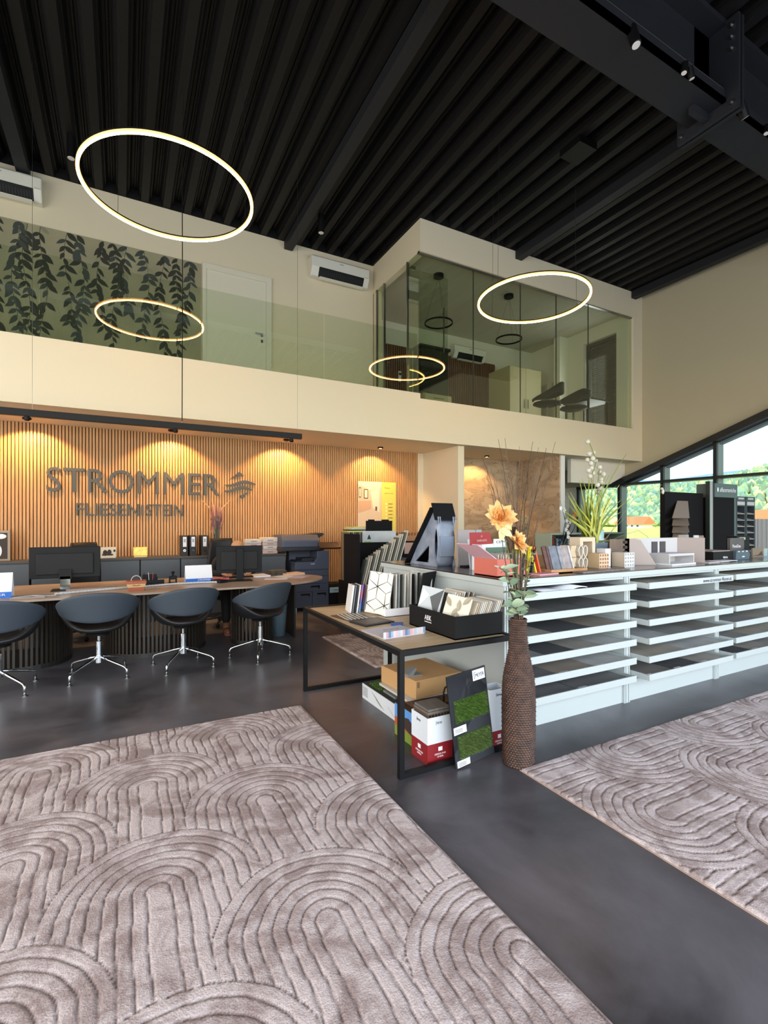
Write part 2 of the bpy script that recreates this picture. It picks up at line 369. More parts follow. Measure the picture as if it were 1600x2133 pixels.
tr_ = B().box(4.60, 4.64, 8.58, 8.62, 3.69, 6.29).box(4.60, 4.64, 7.68, 7.71, 3.69, 6.29).box(4.6, 4.64, 8.9, 8.93, 3.69, 6.29); tr_.mk('post', steel, go)
gd = struct(B().box(4.66, 5.52, 7.70, 7.712, 3.72, 6.2).mk('door_2', gg), 'glass door leaf standing open into the upper room')
B().tube([(5.40, 7.66, 4.75), (5.40, 7.66, 5.6)], .012).box(5.39, 5.41, 7.66, 7.7, 4.85, 4.87).box(5.39, 5.41, 7.66, 7.7, 5.48, 5.5).mk('door_handle', steel, gd)
B().box(4.62, 4.78, 7.68, 7.73, 6.18, 6.24).mk('hinge', chrome, gd)
# ------------------------------------------------------------------ lamps
ledm = mat('warm_led', (255, 206, 138), .5, emit=22)
ledg = mat('amber_led_edge', (255, 176, 92), .5, emit=2.6)
def ring_lamp(x, y, z, r, label, canopy, wires):
    t = thing('ring_pendant_lamp', label, 'lamp', (x, y, z), group='glowing ring pendants')
    def torus(rr, hw, z0, z1, m):
        b = B(); n = 96
        pr = [(rr-hw, z0), (rr+hw, z0), (rr+hw, z1), (rr-hw, z1)]; vs = []; fs = []
        for j in range(n):
            a = 2*math.pi*j/n
            for q, zz in pr: vs.append((x+q*math.cos(a), y+q*math.sin(a), zz))
        for j in range(n):
            for i in range(4): fs.append((j*4+i, j*4+(i+1) % 4, ((j+1) % n)*4+(i+1) % 4, ((j+1) % n)*4+i))
        return b.add(vs, fs)
    torus(r, .015, z-.008, z+.014, 0).mk('led_diffuser', ledg, t)
    torus(r, .0095, z-.017, z-.0085, 0).mk('led_strip', ledm, t)
    torus(r, .016, z+.0145, z+.03, 0).mk('ring_frame', black, t)
    for a in wires: B().tube([(x+r*math.cos(a), y+r*math.sin(a), z+.03), (x+r*math.cos(a)*.97, y+r*math.sin(a)*.97, 6.86)], .0022, 5).mk('suspension_wire', steel, t)
    if canopy: B().box(canopy[0]-.05, canopy[0]+.3, canopy[1]-.05, canopy[1]+.3, 6.76, 6.86).mk('canopy', black, t)
    return t
r1 = ring_lamp(.44, 5.5, 4.9, .815, 'large glowing ring pendant hanging over the desk on the left', None, (2.2, 4.3, .2))
B().tube([(.66, 6.6, 6.86), (.65, 6.3, 6.72), (.7, 6.95, 6.6), (.705, 6.95, 4.8), (.70, 6.95, 2.85)], .006, 6).mk('power_cable', soft, thing('hanging_cable', 'thin grey power cable dropping from the roof to the long black linear lamp', 'cable', (.7, 6.95, 2.82)))
ring_lamp(5.48, 5.45, 4.87, .81, 'glowing ring pendant in front of the upper glass room on the right', (5.6, 4.7), (-.15, 3.3, 1.7))

ll = thing('linear_lamp', 'long black linear spotlight bar hung below the balcony edge', 'lamp', (-1, 6.95, 2.74))
B().box(-4.2, 2.34, 6.92, 6.98, 2.74, 2.82).mk('bar', black, ll, bevel=.003)
for x in (-2.57, -.97, .62, 2.19): B().lathe([(.028, 2.735), (.03, 2.70), (.022, 2.69)], 12, (x, 6.95)).mk('spot_head', soft, ll)
for x in (-1.0+.08, .70, 2.28): B().tube([(x, 6.95, 2.82), (x, 6.95, 6.86)], .002, 5).mk('suspension_wire', steel, ll)

ORNG = (1, .56, .20)
for i, (x, y) in enumerate(((-3.0, 8.22), (-1.15, 8.22), (.68, 8.22), (2.5, 8.22), (4.33, 8.22), (6.9, 8.2))):
    if i == 0: continue
    t = B(); t.lathe([(.05, 2.95), (.055, 2.925), (.04, 2.92), (.035, 2.93)], 16, (x, y)); o = t.mk('downlight', soft)
    tag(o, 'small black downlight in the soffit ' + ['', 'at the left end of the slatted wall', 'above the big wall lettering', 'above the printer end of the cabinets', 'above the yellow poster', 'in front of the stone clad niche'][i], 'light', 'soffit downlights')
    lamp('downlight_beam', 'SPOT', (x, y, 2.915), 80 if i < 5 else 62, ORNG, (R(20), 0, 0), spot_size=R(118), spot_blend=.35, shadow_soft_size=.02)
    if i in (4, 5): B().lathe([(.03, 2.921), (.028, 2.9205)], 12, (x, y)).mk('lens', mat('spot_glow', (255, 225, 170), .5, emit=3), o)

lens = mat('lens_white', (226, 220, 214), .3)
def cyl(x, y, z, h, r, name, label, tilt=(0, 0), grp=None):
    T = Matrix.Translation((x, y, z)) @ Matrix.Rotation(R(tilt[0]), 4, 'X') @ Matrix.Rotation(R(tilt[1]), 4, 'Y')
    t = thing(name, label, 'light', (x, y, z), group=grp)
    B(T).lathe([(r*.6, h), (r, h), (r, -.0), (r*.8, -.004)], 20).mk('housing', black, t, smooth=False)
    B(T).lathe([(r*.8, -.005), (r*.75, -.008)], 20).mk('lens', lens, t)
    return t
cyl(-.62, 8.0, 6.55, .3, .055, 'ceiling_spotlight', 'black tube spotlight under the roof beside the left air conditioner', grp='roof tube spotlights')
cyl(3.05, 8.0, 6.55, .3, .055, 'ceiling_spotlight', 'black tube spotlight under the roof above the right air conditioner', grp='roof tube spotlights')
for i, (x, y, z, tl, pl) in enumerate(((4.13, 2.84, 5.86, (-14, 0), 'single, longest tube near the middle of the roof beam'), (3.17, 2.84, 5.93, (0, 14), 'left lamp of the pair at the top picture edge'), (3.30, 2.84, 5.93, (0, -10), 'right lamp of the pair at the top picture edge'),
        (4.87, 2.84, 5.93, (0, 10), 'left lamp of the pair just before the bolted joint'), (5.0, 2.84, 5.93, (0, -20), 'right lamp of the pair just before the bolted joint'),
        (5.95, 2.82, 5.9, (0, -40), 'single lamp just beyond the bolted joint'), (6.45, 2.84, 5.93, (0, 14), 'left lamp of the pair at the right picture edge'), (6.6, 2.84, 5.93, (0, -20), 'right lamp of the pair at the right picture edge'))):
    big = i in (0, 5)
    cyl(x, y, z, .2 if big else .1, .045 if big else .03, 'beam_spotlight', 'black roof beam spotlight, '+pl, tl, 'beam spotlights')

# ------------------------------------------------------------------ air conditioners
acw = mat('ac_white', (226, 224, 212), .4)
def ac(x0, x1, y, z0, z1, label, dep=.22):
    t = thing('air_conditioner', label, 'air conditioner', ((x0+x1)/2, y, z0), group='wall air conditioners')
    h = z1-z0
    B().ext([(y, z0), (y, z1), (y-dep*.8, z1), (y-dep, z1-.04), (y-dep, z0+h*.4), (y-dep*.62, z0)], 'x', x0, x1).mk('body', acw, t, bevel=.015)
    w_ = x1-x0
    T = B(); T.ext([(y-dep-.003, z0+h*.40), (y-dep*.62-.004, z0-.003), (y-dep*.62-.001, z0), (y-dep, z0+h*.4)], 'x', x0+w_*.12, x1-w_*.1, 0); T.mk('air_slot', soft, t)
    T = B()
    for k in range(22):
        xx = x0+w_*.14+k*w_*.75/22; T.ext([(y-dep*.9-.006, z0+h*.28), (y-dep*.66-.006, z0+.015), (y-dep*.66-.002, z0+.015), (y-dep*.9, z0+h*.28)], 'x', xx, xx+.006)
    T.mk('vent_fins', dark, t)
    T = B(); T.ext([(y-dep*.80-.03, z0-.03), (y-dep*.60, z0-.045), (y-dep*.60, z0-.038), (y-dep*.80-.03, z0-.022)], 'x', x0+w_*.13, x1-w_*.11, 0); T.mk('louver', acw, t)
    B().box((x0+x1)/2-.04, (x0+x1)/2+.04, y-dep-.002, y-dep, z1-.09, z1-.075).mk('badge', mat('grey_mark', (150, 150, 150), .5), t)
    B().box(x1-w_*.09, x1-.02, y-dep-.003, y-dep, z0+h*.42, z0+h*.46).mk('display', mat('grey_mark2', (190, 190, 186), .4), t)
ac(-2.1, -1.06, 9.08, 6.33, 6.69, 'white air conditioner high at the left picture edge above the leafy mural')
ac(3.2, 4.42, 9.08, 6.28, 6.66, 'white air conditioner under the roof beside the upper glass room')
ac(7.52, 8.55, 10.4, 5.78, 6.12, 'white air conditioner on the back wall inside the upper glass room')

# ------------------------------------------------------------------ inside the upper glass room
slat2 = mat('brown_slats', (128, 92, 66), .6, c2=(100, 70, 50), scale=4, stretch=(14, 14, .6))
for x0, x1, lab in ((5.62, 6.35, 'brown slatted wall panel with a wall phone, left in the upper room'), (7.3, 9.0, 'wide brown slatted wall panel behind the tall beige cupboard')):
    s_ = B(); s_.box(x0, x1, 10.36, 10.398, 3.69, 5.83, 1); x = x0
    while x < x1-.03: s_.box(x, x+.04, 10.33, 10.36, 3.69, 5.83, 0); x += .06
    o = s_.mk('slatted_panel', [slat2, back]); tag(o, lab, 'wall panel')
tag(B().box(5.92, 6.0, 10.29, 10.33, 4.95, 5.2).box(5.93, 5.99, 10.285, 10.29, 5.1, 5.16, 1).mk('wall_phone', [white, soft], bevel=.004), 'small white wall phone on the left slatted panel', 'phone')
tag(B().box(5.72, 5.8, 10.3, 10.33, 4.2, 4.34).mk('light_switch', white, bevel=.004), 'white switch low on the left slatted panel', 'switch')
bg_ = mat('beige_cupboard', (202, 190, 150), .5)
def cupboard(name, x0, x1, y0, y1, z0, z1, label, nd, mt, dz=None):
    t = thing(name, label, 'cupboard', ((x0+x1)/2, (y0+y1)/2, z0)); B().box(x0, x1, y0+.02, y1, z0, z1).mk('body', mt, t)
    w_ = (x1-x0)/nd
    for i in range(nd):
        o = B().box(x0+i*w_+.004, x0+(i+1)*w_-.004, y0, y0+.019, z0+.05, (dz or z1)-.01).mk('door', mt, t, bevel=.003)
        hx = x0+(i+1)*w_-.06 if i % 2 == 0 else x0+i*w_+.06
        B().tube([(hx, y0-.025, z0+.9*(.5 if dz else 1)-.1), (hx, y0-.025, z0+.9*(.5 if dz else 1)+.14)], .008, 6).mk('handle', dark, o)
    return t
cupboard('tall_cupboard', 8.75, 9.85, 9.5, 10.32, 3.69, 5.55, 'tall beige two-door cupboard standing in the upper glass room', 2, bg_)
kc = cupboard('kitchen_cabinet', 6.4, 7.22, 9.9, 10.398, 3.69, 4.65, 'low beige kitchen cabinet under a dark glass hutch in the upper room', 2, bg_, 4.4)
o = B().box(6.42, 7.2, 9.88, 9.9, 4.42, 4.62).mk('drawer', bg_, kc); B().tube([(6.65, 9.86, 4.54), (6.95, 9.86, 4.54)], .008, 6).mk('handle', dark, o)
B().box(6.4, 7.22, 10.05, 10.395, 4.66, 5.8).box(6.36, 7.26, 10.0, 10.395, 5.8, 5.86).mk('glass_hutch', mat('dark_hutch', (52, 50, 44), .2), kc)
tag(B().lathe([(.05, 4.655), (.06, 4.72), (.055, 4.8), (.03, 4.82)], 16, (6.6, 9.975)).mk('kettle', soft, smooth=True), 'dark kettle on the low beige kitchen cabinet upstairs', 'kettle')
for x, l in ((10.36, 'left'), (10.36, 'right')):
    y = 9.95 if l == 'left' else 9.5
    o = B().box(10.375, 10.4, y-.14, y+.14, 5.02, 5.36).mk('picture_frame', mat('pale_frame', (196, 190, 170), .6)); tag(o, l+' of two small pale pictures on the side wall of the upper room', 'picture', 'two small upstairs pictures')
    B().box(10.373, 10.376, y-.1, y+.1, 5.06, 5.32).mk('print', mat('pale_print', (176, 172, 150), .7), o)
for i, (x, y, r_) in enumerate(((5.5, 7.98, .27), (7.32, 7.98, .27))):
    t = thing('black_ring_pendant', 'thin black unlit ring pendant in the upper room, '+('left one with a round canopy' if i == 0 else 'right one'), 'lamp', (x, y, 5.45), group='black ring pendants')
    b = B(); n = 48; vs = []; fs = []
    for j in range(n):
        a = 2*math.pi*j/n
        for q, zz in ((r_-.008, 5.43), (r_+.008, 5.43), (r_+.008, 5.46), (r_-.008, 5.46)): vs.append((x+q*math.cos(a), y+q*math.sin(a), zz))
    for j in range(n):
        for k in range(4): fs.append((j*4+k, j*4+(k+1) % 4, ((j+1) % n)*4+(k+1) % 4, ((j+1) % n)*4+k))
    b.add(vs, fs).mk('ring', black, t)
    B().lathe([(.1, 6.34), (.1, 6.4)], 24, (x, y)).mk('canopy', black, t)
    for a in (.5, 2.6, 4.7): B().tube([(x+r_*math.cos(a), y+r_*math.sin(a), 5.45), (x, y, 6.35)], .002, 4).mk('wire', soft, t)
dk = thing('upstairs_desk', 'dark desk beside the window of the upper room', 'desk', (9.95, 8.05, 3.69))
B().box(9.55, 10.35, 7.75, 8.5, 4.40, 4.44).mk('desk_top', dark, dk, bevel=.004)
for a, b_ in ((9.6, 7.8), (10.24, 7.8), (9.6, 8.44), (10.24, 8.44)): B().box(a, a+.04, b_, b_+.04, 3.69, 4.4).mk('leg', black, dk)

# ------------------------------------------------------------------ chairs
leather = mat('slate_leather', (58, 67, 77), .6, bump=.08, bscale=300)
leather2 = mat('black_leather', (26, 27, 30), .45)
def visitor_chair(label, up=False):
    t = thing('visitor_chair', label, 'chair', (0, 0, 0), group='four visitor chairs in front of the desk')
    n = 40
    def bk_(u, v):
        a = R(-104+208*u); zc = .705-.045*(abs(a)/1.8)**2; hh = .138*max(0, math.cos(a*.86))**1.15+.010
        tt = (v-.5)*2; rr = 1+.13*tt*max(0, math.cos(a*.8)); 
        return (.335*math.sin(a)*rr, -.285*math.cos(a)*rr-.0, zc+hh*tt)
    B().grid(bk_, n, 8).mk('backrest', leather, t, smooth=True, solid=.022, sub=1)
    def st(u, v):
        r = .02+.98*v; a = 2*math.pi*u; x = .285*r*math.cos(a); y = .255*r*math.sin(a)+.02
        side = abs(math.cos(a))**4*(1 if math.sin(a) < .85 else .6)
        z = .452+.02*r*r+.185*(r**7)*side
        if math.sin(a) < 0: z += .02*r**4*abs(math.sin(a))
        return (x*(1+.14*r**5*side), y, z)
    B().grid(st, 36, 9).mk('seat', leather2, t, smooth=True, solid=.035, sub=1)
    B().lathe([(.09, .405), (.10, .43), (.06, .445)], 20).mk('seat_mount', soft, t)
    B().lathe([(.014, .33), (.014, .42)], 12).lathe([(.028, .15), (.028, .34), (.016, .345)], 16).lathe([(.036, .13), (.036, .2)], 16).mk('column', chrome, t, smooth=False)
    for k in range(4):
        a = R(45+90*k); c, s_ = math.cos(a), math.sin(a)
        o = B().tube([(.02*c, .02*s_, .185), (.12*c, .12*s_, .158), (.285*c, .285*s_, .112), (.318*c, .318*s_, .098), (.33*c, .33*s_, .08), (.332*c, .332*s_, .015)], [.015, .014, .012, .012, .012, .012], 10).mk('leg', chrome, t, smooth=True)
        B().lathe([(.024, 0), (.024, .006), (.012, .012)], 14, (.332*c, .332*s_)).mk('foot', steel, o)
    return t
vc = visitor_chair('x'); KID['visitor_chair'] = kids(vc)
for k in kids(vc): KID[k.name] = kids(k)
for i, (x, y, rz, lab) in enumerate(((-.2, 5.58, 2, 'slate blue shell chair on chrome star legs, second from the left at the desk'), (.57, 5.55, 12, 'slate blue shell chair on chrome star legs, third from the left at the desk'),
        (1.38, 5.54, 27, 'slate blue shell chair on chrome star legs, rightmost at the desk and turned furthest left'), (-.97, 5.45, -2, 'slate blue shell chair on chrome star legs, cut by the left picture edge'))):
    if i == 0: o = vc; o.location = (x, y, 0); o.rotation_euler = (0, 0, R(rz)); o['label'] = lab
    else: copy_tree(vc, (x, y, 0), R(rz), lab)
def lounge(x, y, rz, label, first=None):
    t = thing('swivel_chair', label, 'chair', (0, 0, 0), group='dark round swivel chairs upstairs')
    def f(u, v):
        a = R(-150+300*u); hh = .03+.125*max(0, math.cos(a*.62))**3; zc = .755-.26*(abs(a)/2.6)**1.3
        return (.36*math.sin(a), -.33*math.cos(a)*(1 if abs(a) < 1.57 else .8), zc+hh*(v-.5)*2)
    B().grid(f, 36, 5).mk('backrest', soft, t, smooth=True, solid=.04, sub=1)
    B().lathe([(.02, .34), (.2, .35), (.30, .39), (.29, .42), (.1, .41)], 28).mk('seat', soft, t, smooth=True)
    B().lathe([(.025, .06), (.025, .36)], 12).mk('column', chrome, t)
    for k in range(4):
        a = R(20+90*k); B().tube([(0, 0, .09), (.28*math.cos(a), .28*math.sin(a), .02)], .014, 8).mk('leg', chrome, t)
    t.location = (x, y, 3.72); t.rotation_euler = (0, 0, R(rz)); return t
lounge(8.22, 7.76, 78, 'dark curved swivel chair, left one behind the upstairs glass')
lounge(9.08, 7.78, 95, 'dark curved swivel chair, right one at the upstairs desk')
# ------------------------------------------------------------------ reception desk
stone = mat('taupe_ceramic', (182, 160, 142), .35, c2=(162, 140, 124), scale=3)
dsk = thing('reception_desk', 'long oval reception desk with taupe top on dark slatted pedestals', 'desk', (-.6, 6.55, 0))
def oval(x0, x1, yc, hy, n=28, e=2.0, rx=None):
    rx = rx or hy; pts = []
    for i in range(n+1):
        a = -math.pi/2+math.pi*i/n; ca, sa = math.cos(a), math.sin(a)
        pts.append((x1-rx+rx*abs(ca)**(2/e), yc+hy*math.copysign(abs(sa)**(2/e), sa)))
    return pts+[(x0, yc+hy), (x0, yc-hy)]
B().ext(oval(-4.2, 2.5, 6.56, .70, e=1.8, rx=1.0), 'z', .728, .75).mk('desk_top', [stone], dsk, bevel=.002)
slm = mat('dark_bronze_slats', (50, 44, 38), .4, .3)
for x0, x1, nm in ((-3.2, -.50, 0), (-.18, .92, 1), (1.22, 1.72, 2)):
    yc, hy = (6.5, .44) if nm < 2 else (6.32, .22); b = B(); per = []
    xx = x0+hy
    while xx <= x1-hy+.001: per.append((xx, yc-hy, 0)); xx += .042
    k = int(math.pi*hy/.042)
    for i in range(1, k): a = -math.pi/2+math.pi*i/k; per.append((x1-hy+hy*math.cos(a), yc+hy*math.sin(a), a+math.pi/2))
    xx = x1-hy
    while xx >= x0+hy: per.append((xx, yc+hy, 0)); xx -= .042
    for i in range(1, k): a = math.pi/2+math.pi*i/k; per.append((x0+hy+hy*math.cos(a), yc+hy*math.sin(a), a+math.pi/2))
    for x, y, a in per:
        b.T = Matrix.Translation((x, y, 0)) @ Matrix.Rotation(a, 4, 'Z'); b.box(-.011, .011, -.012, .012, .05, .73)
    b.T = Matrix.Identity(4)
    ped = b.mk('pedestal_slats', slm, dsk)
    pl = [(x1-hy+(hy-.03)*math.cos(-math.pi/2+math.pi*i/20), yc+(hy-.03)*math.sin(-math.pi/2+math.pi*i/20)) for i in range(21)]+[(x0+hy+(hy-.03)*math.cos(math.pi/2+math.pi*i/20), yc+(hy-.03)*math.sin(math.pi/2+math.pi*i/20)) for i in range(21)]
    po = [(x1-hy+(hy+.01)*math.cos(-math.pi/2+math.pi*i/20), yc+(hy+.01)*math.sin(-math.pi/2+math.pi*i/20)) for i in range(21)]+[(x0+hy+(hy+.01)*math.cos(math.pi/2+math.pi*i/20), yc+(hy+.01)*math.sin(math.pi/2+math.pi*i/20)) for i in range(21)]
    B().ext(po, 'z', 0, .05).mk('pedestal_base', mat('dark_bronze', (34, 31, 28), .4), dsk); B().ext(pl, 'z', .70, .728).mk('pedestal_cap', MATS['dark_bronze'], dsk)

B().box(1.99, 2.01, 6.2, 6.75, 0, .728).mk('end_panel', MATS['dark_bronze'], dsk)
# monitors
def monitor(x, y, w_, z0, z1, rz, post, label):
    t = thing('computer_monitor', label, 'monitor', (x, y, .75), group='desk monitors')
    T = Matrix.Translation((x, y, 0)) @ Matrix.Rotation(R(rz), 4, 'Z')
    B(T).box(-w_/2, w_/2, 0, .022, z0, z1).mk('screen_shell', soft, t, bevel=.006)
    B(T).box(-w_/2+.1*w_, w_/2-.1*w_, -.02, .0, z0+.04, z1-.07).mk('back_bulge', mat('black_gloss', (12, 12, 14), .7), t, bevel=.012)
    B(T).box(-w_/2+.01, w_/2-.01, .0221, .0235, z0+.012, z1-.01).mk('screen', mat('screen_dark', (20, 24, 32), .2), t)
    if post == 'flat': B(T).box(-.045, .045, -.055, -.025, .76, z1-.03).mk('stand_post', soft, t, bevel=.006); B(T).box(-.15, .15, -.13, .08, .75, .762).mk('stand_base', soft, t, bevel=.004); B(T).box(-.04, .04, -.03, -.02, z0+.1, z0+.2).mk('bracket', soft, t)
    else: B(T).box(-.048, .048, -.05, -.035, .76, z0+.02).mk('stand_post', mat('mirror_steel', (150, 155, 152), .12, 1), t); B(T).box(-.13, .13, -.12, .08, .75, .76).mk('stand_base', soft, t); B(T).box(-.06, .06, -.05, -.0, z0-.01, z0+.1).mk('bracket', soft, t)
    return t
monitor(-.56, 6.55, .68, .885, 1.235, 0, 'steel', 'black monitor on a mirror steel foot, left one on the long desk, seen from behind')
monitor(1.36, 6.55, .58, .85, 1.205, -4, 'flat', 'black monitor on a tall flat post, right one on the desk, seen from behind')

def tent(x0, x1, y, z1, label, n):
    t = thing('desk_calendar', label, 'calendar', ((x0+x1)/2, y, .75), group='tent desk calendars')
    d = .09
    B().ext([(y-d, .752), (y-.002, z1), (y+.002, z1), (y+d, .752), (y+d-.004, .752), (y, z1-.006), (y-d+.004, .752)], 'x', x0, x1).mk('sheet', paper, t)
    sl_ = (d)/(z1-.752)
    zb = .752+(z1-.752)*.24
    b = B(); b.add([(x0, y-d-.001, .753), (x1, y-d-.001, .753), (x1, y-d+sl_*(zb-.753)-.001, zb), (x0, y-d+sl_*(zb-.753)-.001, zb)], [(0, 1, 2, 3)])
    b.mk('blue_band', mat('calendar_blue', (38, 104, 196), .5), t)
    w_ = x1-x0
    b = B(); b.text('STROMMER', 'y-', x0+w_*.45, y-d+.006, .775, w_*.48, .022, .001); b.mk('print', paper, t)
tent(-1.62, -.98, 6.18, 1.0, 'white and blue tent calendar at the left picture edge of the desk', 0)
tent(.70, 1.02, 6.62, .965, 'white and blue tent calendar in the middle of the desk left of the right monitor', 1)

bk_ = thing('small_basket', 'small terracotta and cream basket with a handle on the desk', 'basket', (.14, 6.12, .75))
def rb(b, cx, cy, z0, z1, w0, w1, d0, d1, m=None):
    vs = [(cx-w0, cy-d0, z0), (cx+w0, cy-d0, z0), (cx+w0, cy+d0, z0), (cx-w0, cy+d0, z0), (cx-w1, cy-d1, z1), (cx+w1, cy-d1, z1), (cx+w1, cy+d1, z1), (cx-w1, cy+d1, z1)]
    return b.add(vs, [(0, 3, 2, 1), (4, 5, 6, 7), (0, 1, 5, 4), (1, 2, 6, 5), (2, 3, 7, 6), (3, 0, 4, 7)], m)
b = B(); rb(b, .14, 6.12, .75, .79, .075, .085, .06, .065, 0); rb(b, .14, 6.12, .79, .83, .085, .095, .065, .075, 1); rb(b, .14, 6.12, .83, .86, .10, .10, .08, .08, 0)
terr = mat('terracotta', (168, 88, 58), .6, bump=.2, bscale=120)
b.mk('body', [terr, mat('cream_band', (206, 176, 126), .6)], bk_, bevel=.003)
B().tube([(.14+.05*math.cos(a), 6.12, .86+.055*math.sin(a)) for a in [math.pi*i/10 for i in range(11)]], .005, 6).mk('handle', mat('rope', (190, 170, 160), .7), bk_)
B().tube([(.10, 6.042, .812), (.12, 6.042, .818), (.14, 6.042, .808), (.16, 6.042, .818), (.18, 6.042, .812)], .004, 6).mk('ornament', terr, bk_)
t = thing('pen_tray', 'black pen tray behind the small basket on the desk', 'pen tray', (.3, 6.62, .75))
B().box(.1, .46, 6.58, 6.7, .75, .77).box(.1, .46, 6.58, 6.585, .77, .81).box(.22, .38, 6.62, 6.7, .77, .87).box(.38, .385, 6.58, 6.7, .77, .84).mk('tray', soft, t, bevel=.003)
for i in range(3): B().tube([(.25+.04*i, 6.6, .8), (.235+.05*i, 6.61, .90)], .004, 6).mk('pen', [soft, steel, mat('pen_red', (150, 40, 40), .4)][i], t)
t = thing('rubber_stamp', 'black self-inking stamp standing on the desk beside the middle calendar', 'stamp', (.56, 6.62, .75))
B().box(.51, .61, 6.58, 6.66, .75, .765).box(.515, .53, 6.59, 6.65, .765, .84).box(.59, .605, 6.59, 6.65, .765, .84).box(.52, .60, 6.6, 6.64, .80, .845).mk('frame', soft, t, bevel=.003)
B().tube([(.56, 6.62, .84), (.56, 6.62, .87)], .01).ell((.56, 6.62, .885), (.022, .022, .018)).mk('knob', soft, t, smooth=True)
segm = mat('cable_white', (206, 206, 204), .5)
for nm, pts, lab in (('a', [(-.62, 6.12), (-.4, 6.2), (-.1, 6.3), (.06, 6.36)], 'white segmented cable sleeve lying before the left monitor'), ('b', [(.24, 6.35), (.55, 6.45), (.85, 6.45), (1.06, 6.4)], 'white segmented cable sleeve lying between basket and right monitor')):
    b = B()
    for (a, c_), (e, f) in zip(pts, pts[1:]):
        k = int(math.hypot(e-a, f-c_)/.035)
        for i in range(k):
            t0 = i/k; t1 = (i+.82)/k
            b.tube([(a+(e-a)*t0, c_+(f-c_)*t0, .763), (a+(e-a)*t1, c_+(f-c_)*t1, .763)], .012, 8)
    b.tube([(x, y, .763) for x, y in pts], .008, 6)
    tag(b.mk('cable_sleeve', segm), lab, 'cable', 'segmented cable sleeves')
b = B(); b.tube([(-.96, 6.02, .757), (-.8, 6.06, .765), (-.7, 6.03, .757), (-.6, 6.05, .757)], .007, 6); tag(b.mk('desk_cable', mat('grey_cable', (170, 172, 176), .5)), 'loose grey cable on the desk at the left calendar', 'cable')
def slab(name, pts, z0, z1, m, label, cat, rz=0, grp=None, bevel=0.):
    o = B().ext(pts, 'z', z0, z1).mk(name, m, bevel=bevel); return tag(o, label, cat, grp)
def rect(cx, cy, w_, d_, rz=0):
    a = R(rz); c, s_ = math.cos(a), math.sin(a); return [(cx+x*c-y*s_, cy+x*s_+y*c) for x, y in ((-w_/2, -d_/2), (w_/2, -d_/2), (w_/2, d_/2), (-w_/2, d_/2))]
pink = mat('pink_paper', (228, 120, 150), .7); lil = mat('lilac_paper', (206, 196, 216), .7)
slab('keyboard', rect(1.42, 6.93, .42, .13, 4), .75, .768, soft, 'black keyboard behind the right monitor', 'keyboard')
slab('folder', rect(1.17, 6.78, .20, .28, -12), .75, .765, pink, 'pink folder under the right monitor', 'folder')
slab('note_pad', rect(1.72, 6.95, .22, .3, 6), .75, .77, paper, 'white note pad right of the right monitor', 'note pad')
slab('paper_sheet', rect(2.02, 6.72, .21, .3, 30), .75, .7515, paper, 'white paper sheet lying furthest left on the round desk end', 'paper', grp='papers on the round desk end')
slab('paper_sheet', rect(2.18, 6.56, .21, .3, -40), .7517, .7532, lil, 'lilac paper sheet lying nearest the round desk tip', 'paper', grp='papers on the round desk end')
slab('paper_sheet', rect(1.84, 6.52, .21, .3, 70), .75, .7515, paper, 'white paper sheet lying nearest the front edge of the round desk end', 'paper', grp='papers on the round desk end')
slab('brochure_pile', rect(2.2, 6.95, .3, .21, 15), .75, .775, mat('peach_paper', (222, 186, 160), .6), 'small pile of peach coloured brochures at the back of the round desk end', 'brochures')
slab('dark_book', rect(1.98, 7.0, .24, .17, 8), .75, .82, mat('dark_book', (48, 42, 36), .6, c2=(84, 78, 60), scale=20), 'thick dark box of cards at the back edge of the desk', 'card box')
slab('telephone', rect(1.09, 6.45, .13, .18, 30), .75, .785, soft, 'black desk telephone beside the right monitor', 'telephone', bevel=.008)
slab('brochure_pile', rect(-.30, 6.5, .5, .14, 3), .75, .765, mat('taupe_brochure', (160, 140, 130), .6), 'flat brochures lying beneath the left monitor', 'brochures')
slab('clipboard', rect(-.82, 6.1, .3, .2, -8), .75, .756, mat('greige_board', (166, 152, 146), .6), 'greige clipboard lying before the left calendar', 'clipboard')

# ------------------------------------------------------------------ sideboard row behind the desk
gr1 = mat('anthracite_laminate', (82, 86, 91), .5); gr2 = mat('anthracite_edge', (60, 60, 62), .5)
for i, (a, b_, l) in enumerate(((-3.7, -2.42, 'leftmost'), (-2.4, -1.12, 'under the dark framed picture'), (-1.1, .235, 'behind the left monitor'), (.245, .80, 'narrow one left of the binders'), (.81, 1.65, 'under the binders and the grass vase'), (1.655, 2.48, 'beside the copier'))):
    t = thing('sideboard_unit', 'anthracite sideboard unit, '+l, 'cabinet', ((a+b_)/2, 8.4, 0), group='row of anthracite sideboards')
    B().box(a, b_, 8.22, 8.585, 0, .955).mk('body', gr2, t)
    B().box(a+.004, b_-.004, 8.2, 8.219, .06, .94).mk('door', gr1, t, bevel=.002)
tag(B().box(-3.7, 2.49, 8.19, 8.585, .955, .985).mk('long_worktop', mat('sideboard_top', (74, 68, 64), .5)), 'continuous dark top board over the anthracite sideboards', 'worktop')
bl = mat('binder_black', (36, 33, 32), .6)
